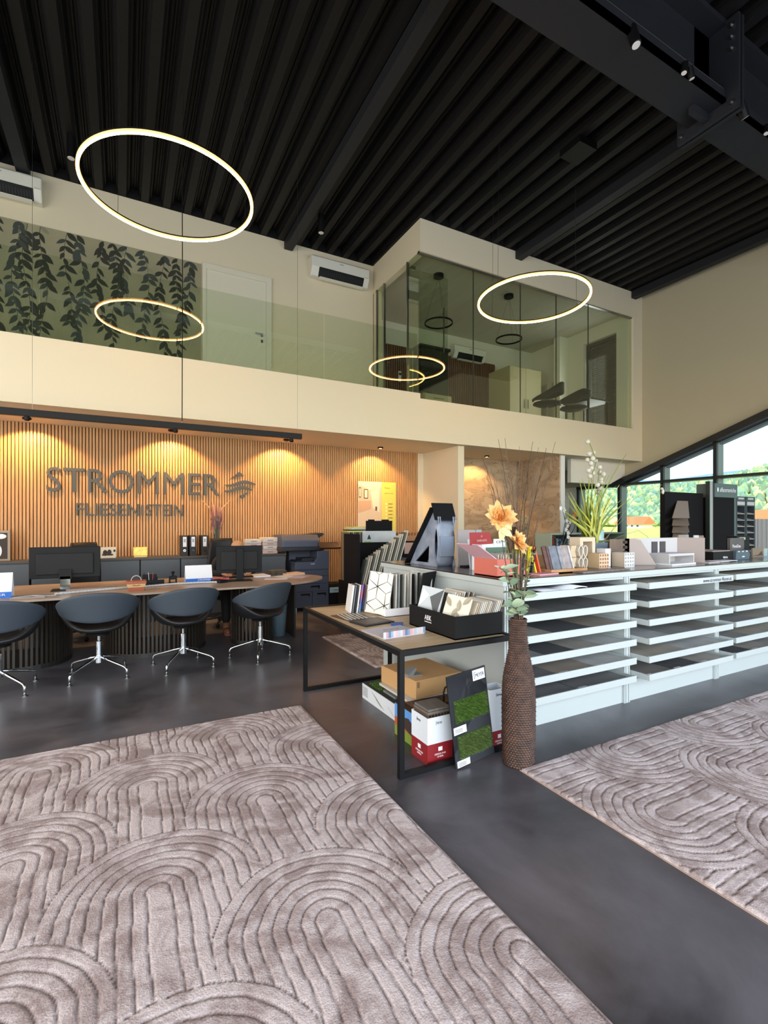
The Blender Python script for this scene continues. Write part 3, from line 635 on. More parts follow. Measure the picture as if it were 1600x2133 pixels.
for i, x in enumerate((.82, .945, 1.12)):
    t = thing('ring_binder', 'black ring binder with white spine label, %s of three on the sideboard' % ('left', 'middle', 'right')[i], 'binder', (x+.055, 8.4, .985), group='ring binders')
    B().box(x, x+.1, 8.27, 8.56, .985, 1.305).mk('cover', bl, t, bevel=.004)
    B().box(x+.025, x+.078, 8.267, 8.27, 1.13, 1.285).mk('spine_label', paper, t)
    B().box(x+.035, x+.068, 8.2655, 8.2668, 1.2, 1.255).mk('label_print', mat('label_grey', (170, 172, 176), .6), t)
    b = B(Matrix.Translation((x+.05, 8.268, 1.07)) @ Matrix.Rotation(R(90), 4, 'X')); b.lathe([(.019, 0), (.019, .004), (.011, .004), (.011, 0)], 16, caps=False).mk('finger_ring', chrome, t)
vs = thing('square_planter', 'pale grey tapered planter on the sideboard beside the binders', 'planter', (1.36, 8.4, .985))
b = B(); rb(b, 1.36, 8.38, .985, 1.15, .062, .075, .062, .075); b.mk('pot', mat('pale_pot', (150, 158, 158), .6), vs, bevel=.004)
rnd = random.Random(5); gm = [mat('grass_pink', (172, 116, 118), .8), mat('grass_mauve', (118, 72, 98), .8), mat('grass_green', (104, 120, 96), .7), mat('grass_tan', (206, 160, 118), .8)]
b = B()
for i in range(120):
    a = rnd.uniform(0, 6.28); r_ = rnd.uniform(0, .05); h = rnd.uniform(.3, .72); sp = rnd.uniform(0, .2)*h; x, y = 1.36+r_*math.cos(a), 8.38+r_*math.sin(a)
    P = [(x+sp*math.cos(a)*t*t, y+sp*math.sin(a)*t*t*.5, 1.12+h*t) for t in (0, .35, .7, 1)]
    b.tube(P[:3], [.0025, .002, .003], 4, 2 if i % 2 else 1); b.tube(P[2:], [.006, .002], 5, rnd.choice((0, 1, 3, 0)))
for s_ in (-1, 1, -.3):
    b.tube([(1.36, 8.38, 1.15), (1.36+.04*s_, 8.38, 1.5), (1.36+.10*s_, 8.38, 1.75), (1.36+.24*s_, 8.38, 1.9)], [.004, .006, .014, .003], 6, 3)
tag(b.mk('pampas_grass', gm), 'mauve and pink dried grass tuft in the pale planter on the sideboard', 'dried grass', kind='stuff')
bxm = mat('box_offwhite', (214, 206, 198), .7); bxl = mat('box_pinkish', (200, 178, 170), .7)
k = 0
for x0, zz in ((1.82, ((.985, 1.045), (1.048, 1.105), (1.108, 1.165), (1.168, 1.23))), (2.10, ((.985, 1.06), (1.063, 1.12), (1.123, 1.18), (1.183, 1.255)))):
    for j, (z0, z1) in enumerate(zz):
        t = thing('archive_box', 'flat pale carton on the sideboard, %s from the bottom in the %s stack' % (ORD[j], 'left' if x0 < 2 else 'right'), 'box', (x0+.12, 8.4, z0), group='flat cartons beside the copier')
        B().box(x0+.01*(j % 2), x0+.255, 8.26, 8.55, z0, z1).mk('carton', bxm if j % 2 else bxl, t, bevel=.003)
        B().box(x0+.08, x0+.18, 8.258, 8.26, z0+.02, z0+.034).mk('label_mark', mat('box_mark', (150, 120, 118), .7), t)
t = thing('photo_card', 'white photo card with dark figures on the sideboard behind the left monitor', 'picture', (-.2, 8.35, .985)); B().box(-.36, -.08, 8.34, 8.352, .985, 1.145).mk('card', mat('card_cream', (226, 214, 190), .6), t)
B().ell((-.22, 8.338, 1.06), (.03, .002, .045)).ell((-.165, 8.338, 1.07), (.028, .002, .04)).ell((-.1, 8.338, 1.09), (.015, .002, .02)).box(-.26, -.12, 8.336, 8.34, 1.02, 1.045).mk('figures', mat('figure_dark', (60, 46, 34), .7), t)
t = thing('gold_plaque', 'small square gold plaque on the sideboard', 'plaque', (.25, 8.35, .985)); B().box(.15, .35, 8.34, 8.36, 1.0, 1.14).mk('plate', mat('gold', (222, 190, 96), .35, .4, var=.25, scale=14), t, bevel=.01); B().box(.16, .34, 8.33, 8.37, .985, 1.0).mk('foot', mat('gold_foot', (224, 210, 160), .5), t)
t = thing('framed_picture', 'dark framed picture with pale shapes at the left picture edge on the sideboard', 'picture', (-1.55, 8.4, .985))
B().box(-1.78, -1.36, 8.38, 8.4, .985, 1.40).mk('frame', mat('frame_taupe', (160, 140, 120), .5), t, bevel=.003); B().box(-1.75, -1.39, 8.376, 8.38, 1.01, 1.37).mk('print', mat('print_brown', (52, 38, 30), .6), t)
B().ell((-1.5, 8.374, 1.12), (.05, .003, .09)).ell((-1.46, 8.374, 1.32), (.06, .003, .035)).ell((-1.62, 8.374, 1.3), (.04, .003, .05)).mk('print_shapes', paper, t)

# wall lettering
sg = thing('wall_lettering', 'large dark grey company lettering and wave emblem on the slatted wall', 'sign', (.5, 8.6, 1.6))
sgm = mat('sign_grey', (66, 68, 66), .5, bump=.1)
def word(s, x0, x1, z0, z1, yy, th, nm):
    b = B(); b.text(s, 'y-', x0, yy, z0, x1-x0, z1-z0, th); b.mk(nm, sgm, sg)
word('STROMMER', -.97, 1.445, 1.965, 2.325, 8.605, .03, 'company_name')
word('FLIESEN', -.60, .235, 1.615, 1.805, 8.605, .02, 'trade_word'); word('STEIN', .335, .885, 1.615, 1.805, 8.605, .02, 'trade_word')
B().box(.27, .298, 8.585, 8.605, 1.63, 1.79).mk('divider_bar', sgm, sg)
def wave(z, x0, x1, th): 
    up = []; lo = []
    for i in range(17):
        t_ = i/16; x = x0+(x1-x0)*t_; c = z+.028*math.sin(2*math.pi*t_+3.9)+.03*(t_-.5); w_ = th*math.sin(math.pi*min(1, max(.0, t_*.9+.05)))**.7
        up.append((x, c+w_)); lo.append((x, c-w_))
    return up+lo[::-1]
b = B(); b.ext(wave(2.185, 1.55, 2.06, .026), 'y', 8.575, 8.605); b.ext(wave(2.085, 1.53, 2.0, .026), 'y', 8.575, 8.605)
b.ext([(1.63, 2.255), (1.78, 2.385), (1.86, 2.32), (1.74, 2.31)], 'y', 8.575, 8.605); b.ext([(1.79, 1.98), (1.92, 2.03), (1.84, 1.93), (1.80, 1.94)], 'y', 8.575, 8.605)
b.mk('emblem', sgm, sg)

# yellow poster
ps = thing('poster', 'tall poster with a pale interior scene and a yellow column on the slatted wall', 'poster', (4.45, 8.59, 1.2))
B().box(4.03, 4.555, 8.59, 8.605, 1.05, 2.32).mk('photo_panel', mat('poster_beige', (214, 192, 162), .6, c2=(206, 180, 150), scale=2), ps)
B().box(4.556, 4.88, 8.588, 8.605, 1.05, 2.32).mk('yellow_panel', mat('poster_yellow', (222, 206, 92), .6), ps)
b = B(); b.box(4.05, 4.10, 8.587, 8.59, 2.0, 2.2, 0); b.box(4.16, 4.25, 8.587, 8.59, 1.98, 2.17, 0); b.box(4.06, 4.09, 8.586, 8.588, 2.02, 2.18, 1); b.box(4.175, 4.235, 8.586, 8.588, 2.0, 2.15, 1)
b.ext([(4.04, 1.7), (4.32, 1.78), (4.32, 1.95), (4.04, 1.93)], 'y', 8.587, 8.59, 2); b.ext([(4.3, 2.13), (4.5, 2.2), (4.5, 1.72), (4.36, 1.8)], 'y', 8.587, 8.59, 3); b.box(4.41, 4.45, 8.586, 8.588, 1.75, 1.83, 0); b.ext([(4.03, 2.32), (4.55, 2.32), (4.55, 2.22), (4.3, 2.15), (4.03, 2.26)], 'y', 8.588, 8.59, 1)
b.mk('interior_drawing', [mat('ink_brown', (96, 76, 58), .7), mat('poster_light', (234, 214, 184), .6), mat('poster_tan', (200, 160, 124), .6), mat('poster_cream', (232, 214, 188), .6)], ps)
b = B(); b.text('fliesen', 'y-', 4.62, 8.587, 2.19, .12, .035, .001); b.text('KERAMIK', 'y-', 4.62, 8.587, 2.09, .2, .018, .001)
b.mk('poster_text', mat('poster_text', (120, 110, 40), .7), ps)
b = B()
for i in range(6): b.box(4.64, 4.675, 8.585, 8.588, 1.52+.07*i, 1.555+.07*i, 0); b.box(4.70, 4.80, 8.585, 8.588, 1.53+.07*i, 1.545+.07*i, 1)
b.mk('poster_list', [mat('poster_icon', (236, 230, 170), .6), MATS['poster_text']], ps)

# ------------------------------------------------------------------ copier and shredder
cp = thing('office_copier', 'large dark blue grey office copier beside the sideboards', 'copier', (2.9, 8.3, 0))
cm = mat('copier_body', (72, 79, 98), .5); cd = mat('copier_dark', (34, 36, 42), .5)
B().box(2.58, 3.2, 8.02, 8.58, .05, .70).ext([(2.58, .70), (3.2, .70), (3.2, 1.02), (2.98, 1.02), (2.98, .9), (2.93, .84), (2.58, .84)], 'y', 8.0, 8.58).box(2.60, 3.2, 8.4, 8.58, .84, 1.05).mk('body', [cm], cp, bevel=.008)
for z0, z1, x0, x1 in ((.46, .585, 2.6, 3.18), (.33, .455, 2.6, 3.18), (.06, .325, 2.6, 2.885), (.06, .325, 2.895, 3.18), (.59, .695, 2.6, 3.18)):
    o = B().box(x0, x1, 8.0, 8.02, z0, z1).mk('paper_drawer', cm, cp, bevel=.003)
    xm = (x0+x1)/2+(.05 if x1-x0 > .4 else .02)
    if z1 < .6: B().box(xm-.08, xm+.08, 7.996, 8.001, z1-.06, z1-.03).box(xm+.06, xm+.08, 7.996, 8.001, z1-.085, z1-.03).mk('drawer_handle', soft, o)
b = B(); b.ext([(8.0, 1.09), (8.0, 1.2), (8.08, 1.3), (8.55, 1.3), (8.58, 1.2), (8.58, 1.06), (8.05, 1.06)], 'x', 2.36, 3.02); b.mk('document_feeder', cm, cp, bevel=.015)
B().box(2.34, 3.1, 7.99, 8.58, 1.03, 1.10).mk('scanner_bed', cd, cp, bevel=.01)
B().ext([(2.78, 1.29), (3.12, 1.33), (3.14, 1.30), (3.0, 1.22)], 'y', 8.1, 8.5).mk('feeder_tray', cd, cp)
B().ext([(7.86, 1.08), (8.02, 1.17), (8.02, 1.15), (7.88, 1.055)], 'x', 2.98, 3.36).mk('control_panel', mat('panel_glass', (40, 38, 40), .1), cp)
B().box(2.72, 2.98, 8.05, 8.4, .86, .90).box(2.62, 2.9, 8.03, 8.4, .845, .86).mk('output_tray', cd, cp)
B().text('OKI', 'y-', 2.86, 7.999, .79, .07, .02, .001).mk('badge', paper, cp)
for x, y in ((2.62, 8.06), (3.14, 8.06), (2.62, 8.5), (3.14, 8.5)): B().lathe([(.02, 0), (.02, .05)], 12, (x, y)).mk('caster', steel, cp)
t = thing('paper_shredder', 'small black paper bin with a white label beside the copier', 'bin', (3.4, 8.33, 0))
b = B(); rb(b, 3.41, 8.34, 0, .36, .13, .145, .11, .13); b.mk('bin', soft, t, bevel=.012); b = B(); rb(b, 3.41, 8.34, .36, .42, .15, .13, .135, .11); b.mk('lid', soft, t, bevel=.01)
B().box(3.29, 3.53, 8.195, 8.205, .25, .345).mk('label_plate', mat('bin_label', (176, 200, 214), .5), t); B().text('IDEAL', 'y-', 3.37, 8.194, .285, .08, .025, .001).mk('label_print', soft, t)
# ------------------------------------------------------------------ office chairs and the person behind the desk
def office_chair(x, y, rz, zb, label):
    t = thing('office_chair', label, 'chair', (0, 0, 0), group='office chairs behind the desk')
    def f(u, v): 
        w_ = .21*(1-.25*v**3); a = (u-.5)*2; return (w_*a, .24+.04*(1-a*a)-.02*math.sin(v*3), .58+(zb-.58)*v)
    B().grid(f, 10, 10).mk('backrest', mat('mesh_black', (24, 22, 22), .6), t, smooth=True, solid=.03)
    def g(u, v): a = (u-.5)*2; b_ = (v-.5)*2; return (.24*a*(1-.1*b_*b_), .23*b_*(1-.1*a*a), .48-.02*(b_**2)-.01*a*a)
    B().grid(g, 10, 10).mk('seat', soft, t, smooth=True, solid=.06)
    for s_ in (-1, 1): B().tube([(s_*.2, .05, .46), (s_*.28, .05, .47), (s_*.29, .03, .66)], .014).box(s_*.29-.035, s_*.29+.035, -.12, .12, .66, .685).mk('armrest', soft, t)
    B().tube([(0, 0, .1), (0, 0, .44)], .025, 12).tube([(0, .1, .44), (0, .26, .5), (0, .26, .7)], .02).mk('column', soft, t)
    for k in range(5):
        a = R(20+72*k); o = B().tube([(0, 0, .12), (.3*math.cos(a), .3*math.sin(a), .075)], [.022, .014], 8).mk('leg', dark, t)
        B().ell((.3*math.cos(a), .3*math.sin(a), .03), (.03, .03, .03), 10, 6).mk('caster', soft, o)
    t.location = (x, y, 0); t.rotation_euler = (0, 0, R(rz)); return t
office_chair(1.36, 7.55, 4, 1.27, 'black office chair carrying the seated person behind the right monitor')
office_chair(-.35, 7.55, 25, 1.24, 'black office chair mostly hidden behind the left monitor')

def skin_obj(name, joints, edges, mt, parent, sub=2):
    me = bpy.data.meshes.new(name); I = WM[parent.name].inverted()
    me.from_pydata([tuple(I @ Vector(j[:3])) for j in joints], edges, []); me.materials.append(mt)
    o = bpy.data.objects.new(name, me); C.objects.link(o); o.parent = parent; WM[o.name] = WM[parent.name]
    o.modifiers.new('k', 'SKIN'); 
    sv = me.skin_vertices[0].data if me.skin_vertices else None
    if sv is None:
        bpy.context.view_layer.objects.active = o; bpy.ops.mesh.customdata_skin_add(); sv = me.skin_vertices[0].data
    for i, j in enumerate(joints):
        r_ = j[3]; sv[i].radius = (r_, r_) if not isinstance(r_, tuple) else r_; sv[i].use_root = (i == 0)
    u = o.modifiers.new('u', 'SUBSURF'); u.levels = sub; u.render_levels = sub
    me.polygons.foreach_set('use_smooth', [True]*len(me.polygons)) if me.polygons else None
    o.modifiers['k'].use_smooth_shade = True
    return o
skinm = mat('skin', (206, 158, 132), .5)
pr = thing('person', 'person in black clothes and brown ankle boots seated hidden behind the right monitor', 'person', (1.38, 7.4, 0))
px, py = 1.38, 7.44
J = [(px, py, .56, .11), (px+.01, py+.02, .72, .11), (px+.03, py-.02, .86, .125), (px+.06, py-.05, .96, .08), (px+.09, py-.08, 1.03, .05), (px+.11, py-.11, 1.08, .065), (px+.115, py-.12, 1.14, .08), (px+.11, py-.11, 1.19, .06),
     (px-.17, py-.03, .97, .055), (px-.24, py-.12, .78, .042), (px-.12, py-.36, .80, .032), (px+.25, py-.05, .96, .055), (px+.33, py-.14, .78, .042), (px+.22, py-.38, .80, .032),
     (px-.10, py-.02, .52, .085), (px-.11, py-.42, .53, .065), (px-.12, py-.52, .12, .045), (px+.1, py-.02, .52, .085), (px+.12, py-.46, .53, .065), (px+.04, py-.66, .12, .045),
     (px-.09, py-.42, .79, .026), (px+.18, py-.44, .79, .026)]
E_ = [(0, 1), (1, 2), (2, 3), (3, 4), (4, 5), (5, 6), (6, 7), (3, 8), (8, 9), (9, 10), (3, 11), (11, 12), (12, 13), (0, 14), (14, 15), (15, 16), (0, 17), (17, 18), (18, 19), (10, 20), (13, 21)]
body = skin_obj('body', J, E_, skinm, pr)
for hx, hy in ((px-.08, py-.44), (px+.17, py-.46)):
    b = B()
    for i in range(4): b.tube([(hx-.03+.02*i, hy, .79), (hx-.032+.021*i, hy-.05, .785), (hx-.034+.022*i, hy-.075-.006*(i in (1, 2)), .77)], [.009, .008, .007], 8)
    b.tube([(hx+.03, hy+.02, .785), (hx+.055, hy-.01, .775)], [.01, .008], 8)
    b.mk('fingers', skinm, pr, smooth=True)
sh_ = mat('black_shirt', (22, 22, 26), .8, bump=.15, bscale=60)
skin_obj('shirt', [(px, py, .54, .14), J[1][:3]+(.135,), J[2][:3]+(.15,), J[3][:3]+(.10,), J[4][:3]+(.06,), J[8][:3]+(.07,), J[9][:3]+(.055,), J[10][:3]+(.042,), J[11][:3]+(.07,), J[12][:3]+(.055,), J[13][:3]+(.042,)], [(0, 1), (1, 2), (2, 3), (3, 4), (3, 5), (5, 6), (6, 7), (3, 8), (8, 9), (9, 10)], sh_, pr)
skin_obj('trousers', [(px, py, .55, .15), J[14][:3]+(.10,), J[15][:3]+(.08,), J[16][:3]+(.058,), J[17][:3]+(.10,), J[18][:3]+(.08,), J[19][:3]+(.058,)], [(0, 1), (1, 2), (2, 3), (0, 4), (4, 5), (5, 6)], mat('black_trousers', (18, 18, 21), .8), pr)
shm = mat('brown_boot', (140, 92, 66), .55, var=.2, scale=30)
for (fx, fy) in ((px-.12, py-.54), (px+.04, py-.68)):
    b = B(); b.tube([(fx, fy+.03, .14), (fx, fy+.02, .08), (fx, fy+.01, .04)], [.05, .048, .045], 12); b.ell((fx-.01, fy-.07, .042), (.045, .12, .042), 14, 8); b.box(fx-.045, fx+.035, fy-.18, fy+.06, 0, .016); b.mk('ankle_boot', shm, pr, smooth=True)
hr = B(); hr.ell((px+.115, py-.105, 1.17), (.09, .1, .078), 18, 12); hr.ell((px+.115, py-.03, 1.10), (.08, .05, .11), 14, 10); hr.mk('hair', mat('light_hair', (196, 150, 110), .7, bump=.5, bscale=120), pr, smooth=True)
fc = B(); fc.ell((px+.083, py-.198, 1.135), (.011, .006, .007), m=1); fc.ell((px+.143, py-.198, 1.135), (.011, .006, .007), m=1); fc.ell((px+.113, py-.212, 1.11), (.011, .015, .018), m=0); fc.ell((px+.113, py-.2, 1.078), (.022, .006, .006), m=2)
fc.mk('face', [skinm, soft, mat('lips', (170, 92, 86), .5)], pr, smooth=True)
t = thing('clear_bin', 'clear bin liner with blue waste under the right end of the desk', 'bin', (1.86, 6.45, 0))
B().lathe([(.085, 0), (.105, .36), (.11, .42), (.10, .40)], 20, (1.86, 6.45)).mk('liner', mat('bin_liner', (96, 116, 128), .25, bump=.6, bscale=30), t, smooth=True)

# ------------------------------------------------------------------ rugs (carved arch pattern, real grooves)
def rug_mat(name, c, c2):
    m = mat(name, c, .95, spec=.1); n = m.node_tree.nodes; L = m.node_tree.links; b = n['Principled BSDF']
    tc = n.new('ShaderNodeTexCoord'); a = n.new('ShaderNodeTexNoise'); a.inputs['Scale'].default_value = 5.5; a.inputs['Detail'].default_value = 5; a.inputs['Roughness'].default_value = .65; a.inputs['Distortion'].default_value = .8
    r = n.new('ShaderNodeValToRGB'); r.color_ramp.elements[0].position = .40; r.color_ramp.elements[0].color = lin(c2)+(1,); r.color_ramp.elements[1].position = .58; r.color_ramp.elements[1].color = lin(c)+(1,)
    f = n.new('ShaderNodeTexNoise'); f.inputs['Scale'].default_value = 160; f.inputs['Detail'].default_value = 2
    fr_ = n.new('ShaderNodeMapRange'); fr_.inputs['To Min'].default_value = .72; fr_.inputs['To Max'].default_value = 1.28
    mm = n.new('ShaderNodeMix'); mm.data_type = 'RGBA'; mm.blend_type = 'MULTIPLY'; mm.inputs['Factor'].default_value = 1
    at = n.new('ShaderNodeAttribute'); at.attribute_name = 'groove_shade'
    m2 = n.new('ShaderNodeMix'); m2.data_type = 'RGBA'; m2.inputs['B'].default_value = lin((96, 80, 74))+(1,)  # grooves are carved for real, and shade is also tinted into their colour
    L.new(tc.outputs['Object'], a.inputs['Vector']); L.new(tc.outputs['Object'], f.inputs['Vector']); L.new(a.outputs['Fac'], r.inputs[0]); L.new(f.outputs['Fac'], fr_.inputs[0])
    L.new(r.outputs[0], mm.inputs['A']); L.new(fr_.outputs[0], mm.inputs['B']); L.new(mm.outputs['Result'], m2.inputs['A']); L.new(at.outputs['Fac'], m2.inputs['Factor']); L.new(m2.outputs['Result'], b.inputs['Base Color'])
    bp = n.new('ShaderNodeBump'); bp.inputs['Strength'].default_value = .5; bp.inputs['Distance'].default_value = .006; L.new(f.outputs['Fac'], bp.inputs['Height']); L.new(bp.outputs[0], b.inputs['Normal'])
    return m
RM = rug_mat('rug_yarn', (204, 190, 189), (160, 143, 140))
def arch(u, v):
    P_, Q_, R_ = .55, .9, .405
    j0 = np.round(u/P_); best = np.full(u.shape, 1e9); r_ = np.zeros(u.shape); edge = np.full(u.shape, .05)
    for dj in (-1, 0, 1):
        j = j0+dj; du = u-j*P_; off = np.where(np.mod(j, 2) == 0, 0., .45); ok = np.abs(du) < R_
        h = np.sqrt(np.maximum(0, R_**2-du**2)); yc = np.ceil((v-h-off)/Q_)*Q_+off; dv = v-yc
        r1 = np.where(dv > 0, np.sqrt(du**2+dv**2), np.abs(du)); take = ok & (yc < best)
        best = np.where(take, yc, best); r_ = np.where(take, r1, r_)
    ring = (r_-.047)/.0511; k = np.round(ring); d = np.abs(ring-k)*.0511
    return np.where(k < 0, .05, d)
def rug(x0, x1, y0, y1, st, fn, label):
    nx, ny = int((x1-x0)/st), int((y1-y0)/st); X, Y = np.meshgrid(np.linspace(x0, x1, nx+1), np.linspace(y0, y1, ny+1), indexing='ij')
    rs = np.random.RandomState(2)
    wx = .004*np.sin(Y*17+X*9)+.0015*np.sin(Y*63+X*20); wy = .004*np.sin(X*15+Y*7)+.0015*np.sin(X*70)
    d_ = arch(*fn(X+wx, Y+wy)); g = np.exp(-(d_/.0036)**2)
    ed = np.minimum(np.minimum(X-x0, x1-X), np.minimum(Y-y0, y1-Y)); e_ = np.clip(ed/.008, 0, 1)
    Z = .003+(.014-.008*g+rs.uniform(-.0008, .0008, X.shape))*e_
    EX = .004*np.sin(Y*25)*(ed < .001); 
    cx, cy = (x0+x1)/2, (y0+y1)/2
    V = np.stack([X-cx+EX*0, Y-cy, Z], -1).reshape(-1, 3)
    i = np.arange(nx)[:, None]*(ny+1)+np.arange(ny)[None, :]; F = np.stack([i, i+ny+1, i+ny+2, i+1], -1).reshape(-1, 4)
    me = bpy.data.meshes.new('patterned_rug'); me.vertices.add(len(V)); me.vertices.foreach_set('co', V.ravel()); me.loops.add(F.size); me.loops.foreach_set('vertex_index', F.ravel().astype(np.int32))
    me.polygons.add(len(F)); me.polygons.foreach_set('loop_start', np.arange(0, F.size, 4, dtype=np.int32)); me.polygons.foreach_set('loop_total', np.full(len(F), 4, np.int32)); me.update(calc_edges=True)
    me.polygons.foreach_set('use_smooth', [True]*len(F))
    at = me.attributes.new('groove_shade', 'FLOAT', 'POINT'); at.data.foreach_set('value', (g*.6*e_).ravel().astype(np.float32))
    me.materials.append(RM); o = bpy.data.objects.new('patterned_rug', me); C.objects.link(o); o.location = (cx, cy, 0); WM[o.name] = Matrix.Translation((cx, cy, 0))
    tag(o, label, 'rug', 'carved arch rugs'); B().box(x0-.004, x1+.004, y0-.004, y1+.004, 0, .004).mk('rug_backing', mat('rug_edge', (176, 152, 138), .9), o)
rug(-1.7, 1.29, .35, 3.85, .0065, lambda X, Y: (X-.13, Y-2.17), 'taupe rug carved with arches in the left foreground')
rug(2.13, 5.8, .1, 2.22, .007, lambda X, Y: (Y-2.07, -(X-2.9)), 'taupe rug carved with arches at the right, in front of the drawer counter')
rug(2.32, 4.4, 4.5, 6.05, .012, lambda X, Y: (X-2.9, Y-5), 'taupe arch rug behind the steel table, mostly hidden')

# ------------------------------------------------------------------ low black steel table with oak top
tb = thing('display_table', 'black steel framed table with a pale oak top beside the white counter', 'table', (1.88, 3.34, 0))
T0, T1, U0, U1 = 1.43, 2.325, 2.47, 4.2; q = .032
B().box(T0+q, T1-q, U0+q, U1-q, .722, .742).mk('table_top', mat('oak_top', (208, 184, 150), .45, c2=(184, 158, 124), scale=3.5, stretch=(1, 9, 1)), tb)
b = B(); b.box(T0, T1, U0, U0+q, .718, .75); b.box(T0, T1, U1-q, U1, .718, .75); b.box(T0, T0+q, U0+q, U1-q, .718, .75); b.box(T1-q, T1, U0+q, U1-q, .718, .75); b.mk('top_frame', black, tb)
for x, y in ((T0, U0), (T1-q, U0), (T0, U1-q), (T1-q, U1-q)): B().box(x, x+q, y, y+q, .0, .718).mk('leg', black, tb)
for y in (U0, U1-q): B().box(T0+q, T1-q, y, y+q, 0, .03).mk('foot_rail', black, tb)
Z0 = .742
# upright magazines
mgm = [mat('mag_white', (224, 222, 222), .5), mat('mag_grey', (120, 122, 126), .5), mat('mag_black', (14, 14, 16), .5)]
def cover():
    m = mat('cover_gradient', (90, 120, 200), .35); n = m.node_tree.nodes; L = m.node_tree.links; b = n['Principled BSDF']
    tc = n.new('ShaderNodeTexCoord'); s_ = n.new('ShaderNodeSeparateXYZ'); r = n.new('ShaderNodeValToRGB'); e = r.color_ramp.elements
    e[0].position = .05; e[0].color = lin((70, 150, 200))+(1,); e[1].position = .95; e[1].color = lin((120, 90, 180))+(1,)
    k = e.new(.4); k.color = lin((70, 90, 190))+(1,); k = e.new(.7); k.color = lin((205, 70, 120))+(1,)
    mr = n.new('ShaderNodeMapRange'); mr.inputs['From Max'].default_value = .24; L.new(tc.outputs['Object'], s_.inputs[0]); L.new(s_.outputs['Z'], mr.inputs[0]); L.new(mr.outputs[0], r.inputs[0]); L.new(r.outputs[0], b.inputs['Base Color']); return m
for i, (x, w_, m_, l) in enumerate(((1.70, .014, 0, 'white spine, leftmost'), (1.722, .01, 1, 'grey spine'), (1.74, .012, 2, 'black spine'), (1.762, .014, 0, 'second white spine'), (1.79, .014, 3, 'pink and blue cover'), (1.85, .02, 0, 'pale blue white spine'), (1.88, .012, 2, 'black cover, rightmost'))):
    T = Matrix.Translation((x, 3.78, Z0)) @ Matrix.Rotation(R(8), 4, 'Y') @ Matrix.Rotation(R(-28 if m_ == 3 else -12), 4, 'Z')
    o = B(T).box(-w_/2, w_/2, -.02, .17, 0, .235-.012*(i == 5)).mk('magazine', (mgm+[cover()])[m_], bevel=.002)
    tag(o, 'upright magazine at the left on the steel table, '+l, 'magazine', 'upright magazines on the steel table')
# white tray with sample tiles
t = thing('sample_tray', 'white cardboard tray holding upright tiles on the steel table', 'tray', (2.04, 3.68, Z0))
b = B(); b.box(1.87, 2.235, 3.46, 3.465, Z0, Z0+.065); b.box(1.87, 2.235, 3.86, 3.865, Z0, Z0+.065); b.box(1.87, 1.875, 3.465, 3.86, Z0, Z0+.065); b.box(2.23, 2.235, 3.465, 3.86, Z0, Z0+.065); b.box(1.87, 2.235, 3.46, 3.865, Z0, Z0+.005); b.mk('tray', paper, t)
tcol = [mat('tile_offwhite', (226, 220, 206), .4), mat('tile_dkgreen', (70, 76, 70), .35), mat('tile_black', (32, 34, 33), .3), mat('tile_grey', (170, 178, 176), .4, c2=(120, 126, 124), scale=9), mat('tile_marble', (206, 208, 204), .3, c2=(70, 78, 76), scale=5)]
for i in range(12):
    x = 1.885+.0285*i; mm = (0, 0, 2, 0, 3, 1, 0, 4, 0, 2, 4, 1)[i]
    T = Matrix.Translation((x, 3.47, Z0+.006)) @ Matrix.Rotation(R(7), 4, 'Y') @ Matrix.Rotation(R(-10), 4, 'X')
    t = thing('sample_tile', 'upright sample tile in the white tray on the steel table, %s from the left' % ORD[i] if i else 'cream tile with black star line pattern at the left end of the white tray', 'tile', (x, 3.5, Z0), group='tiles in the white tray')
    if i == 0: T = Matrix.Translation((1.90, 3.475, Z0+.006)) @ Matrix.Rotation(R(9), 4, 'Y') @ Matrix.Rotation(R(34), 4, 'Z')
    B(T).box(-.005, .005, 0, .30 if i else .22, 0, .34+.012*math.sin(i*2)).mk('slab', tcol[mm], t)
    if i == 0:
        b = B(T); L0 = .0055
        def ln(a, c_, w_=.0025):
            (y0, z0), (y1, z1) = a, c_; dx, dz = y1-y0, z1-z0; n_l = math.hypot(dx, dz); ux, uz = -dz/n_l*w_, dx/n_l*w_
            b.add([(-L0, y0-ux, z0-uz), (-L0, y0+ux, z0+uz), (-L0, y1+ux, z1+uz), (-L0, y1-ux, z1-uz)], [(0, 1, 2, 3)])
        S_ = .098
        for ci in range(-1, 4):
            for cj in range(-1, 5):
                cy = .045+S_*1.732*(ci+.5*(cj % 2)); cz = .075+S_*1.5*cj
                for k in range(6):
                    a = R(90+60*k); n_s = 6
                    for q_ in range(n_s):
                        f0, f1 = q_/n_s, (q_+1)/n_s; p0 = (cy+S_*f0*math.cos(a), cz+S_*f0*math.sin(a)); p1 = (cy+S_*f1*math.cos(a), cz+S_*f1*math.sin(a))
                        if all(0 < w_[0] < .22 and 0 < w_[1] < .34 for w_ in (p0, p1)): ln(p0, p1, .0034*(1-.6*f0))
        b.mk('star_lines', mat('ink_black', (30, 30, 30), .6), t)
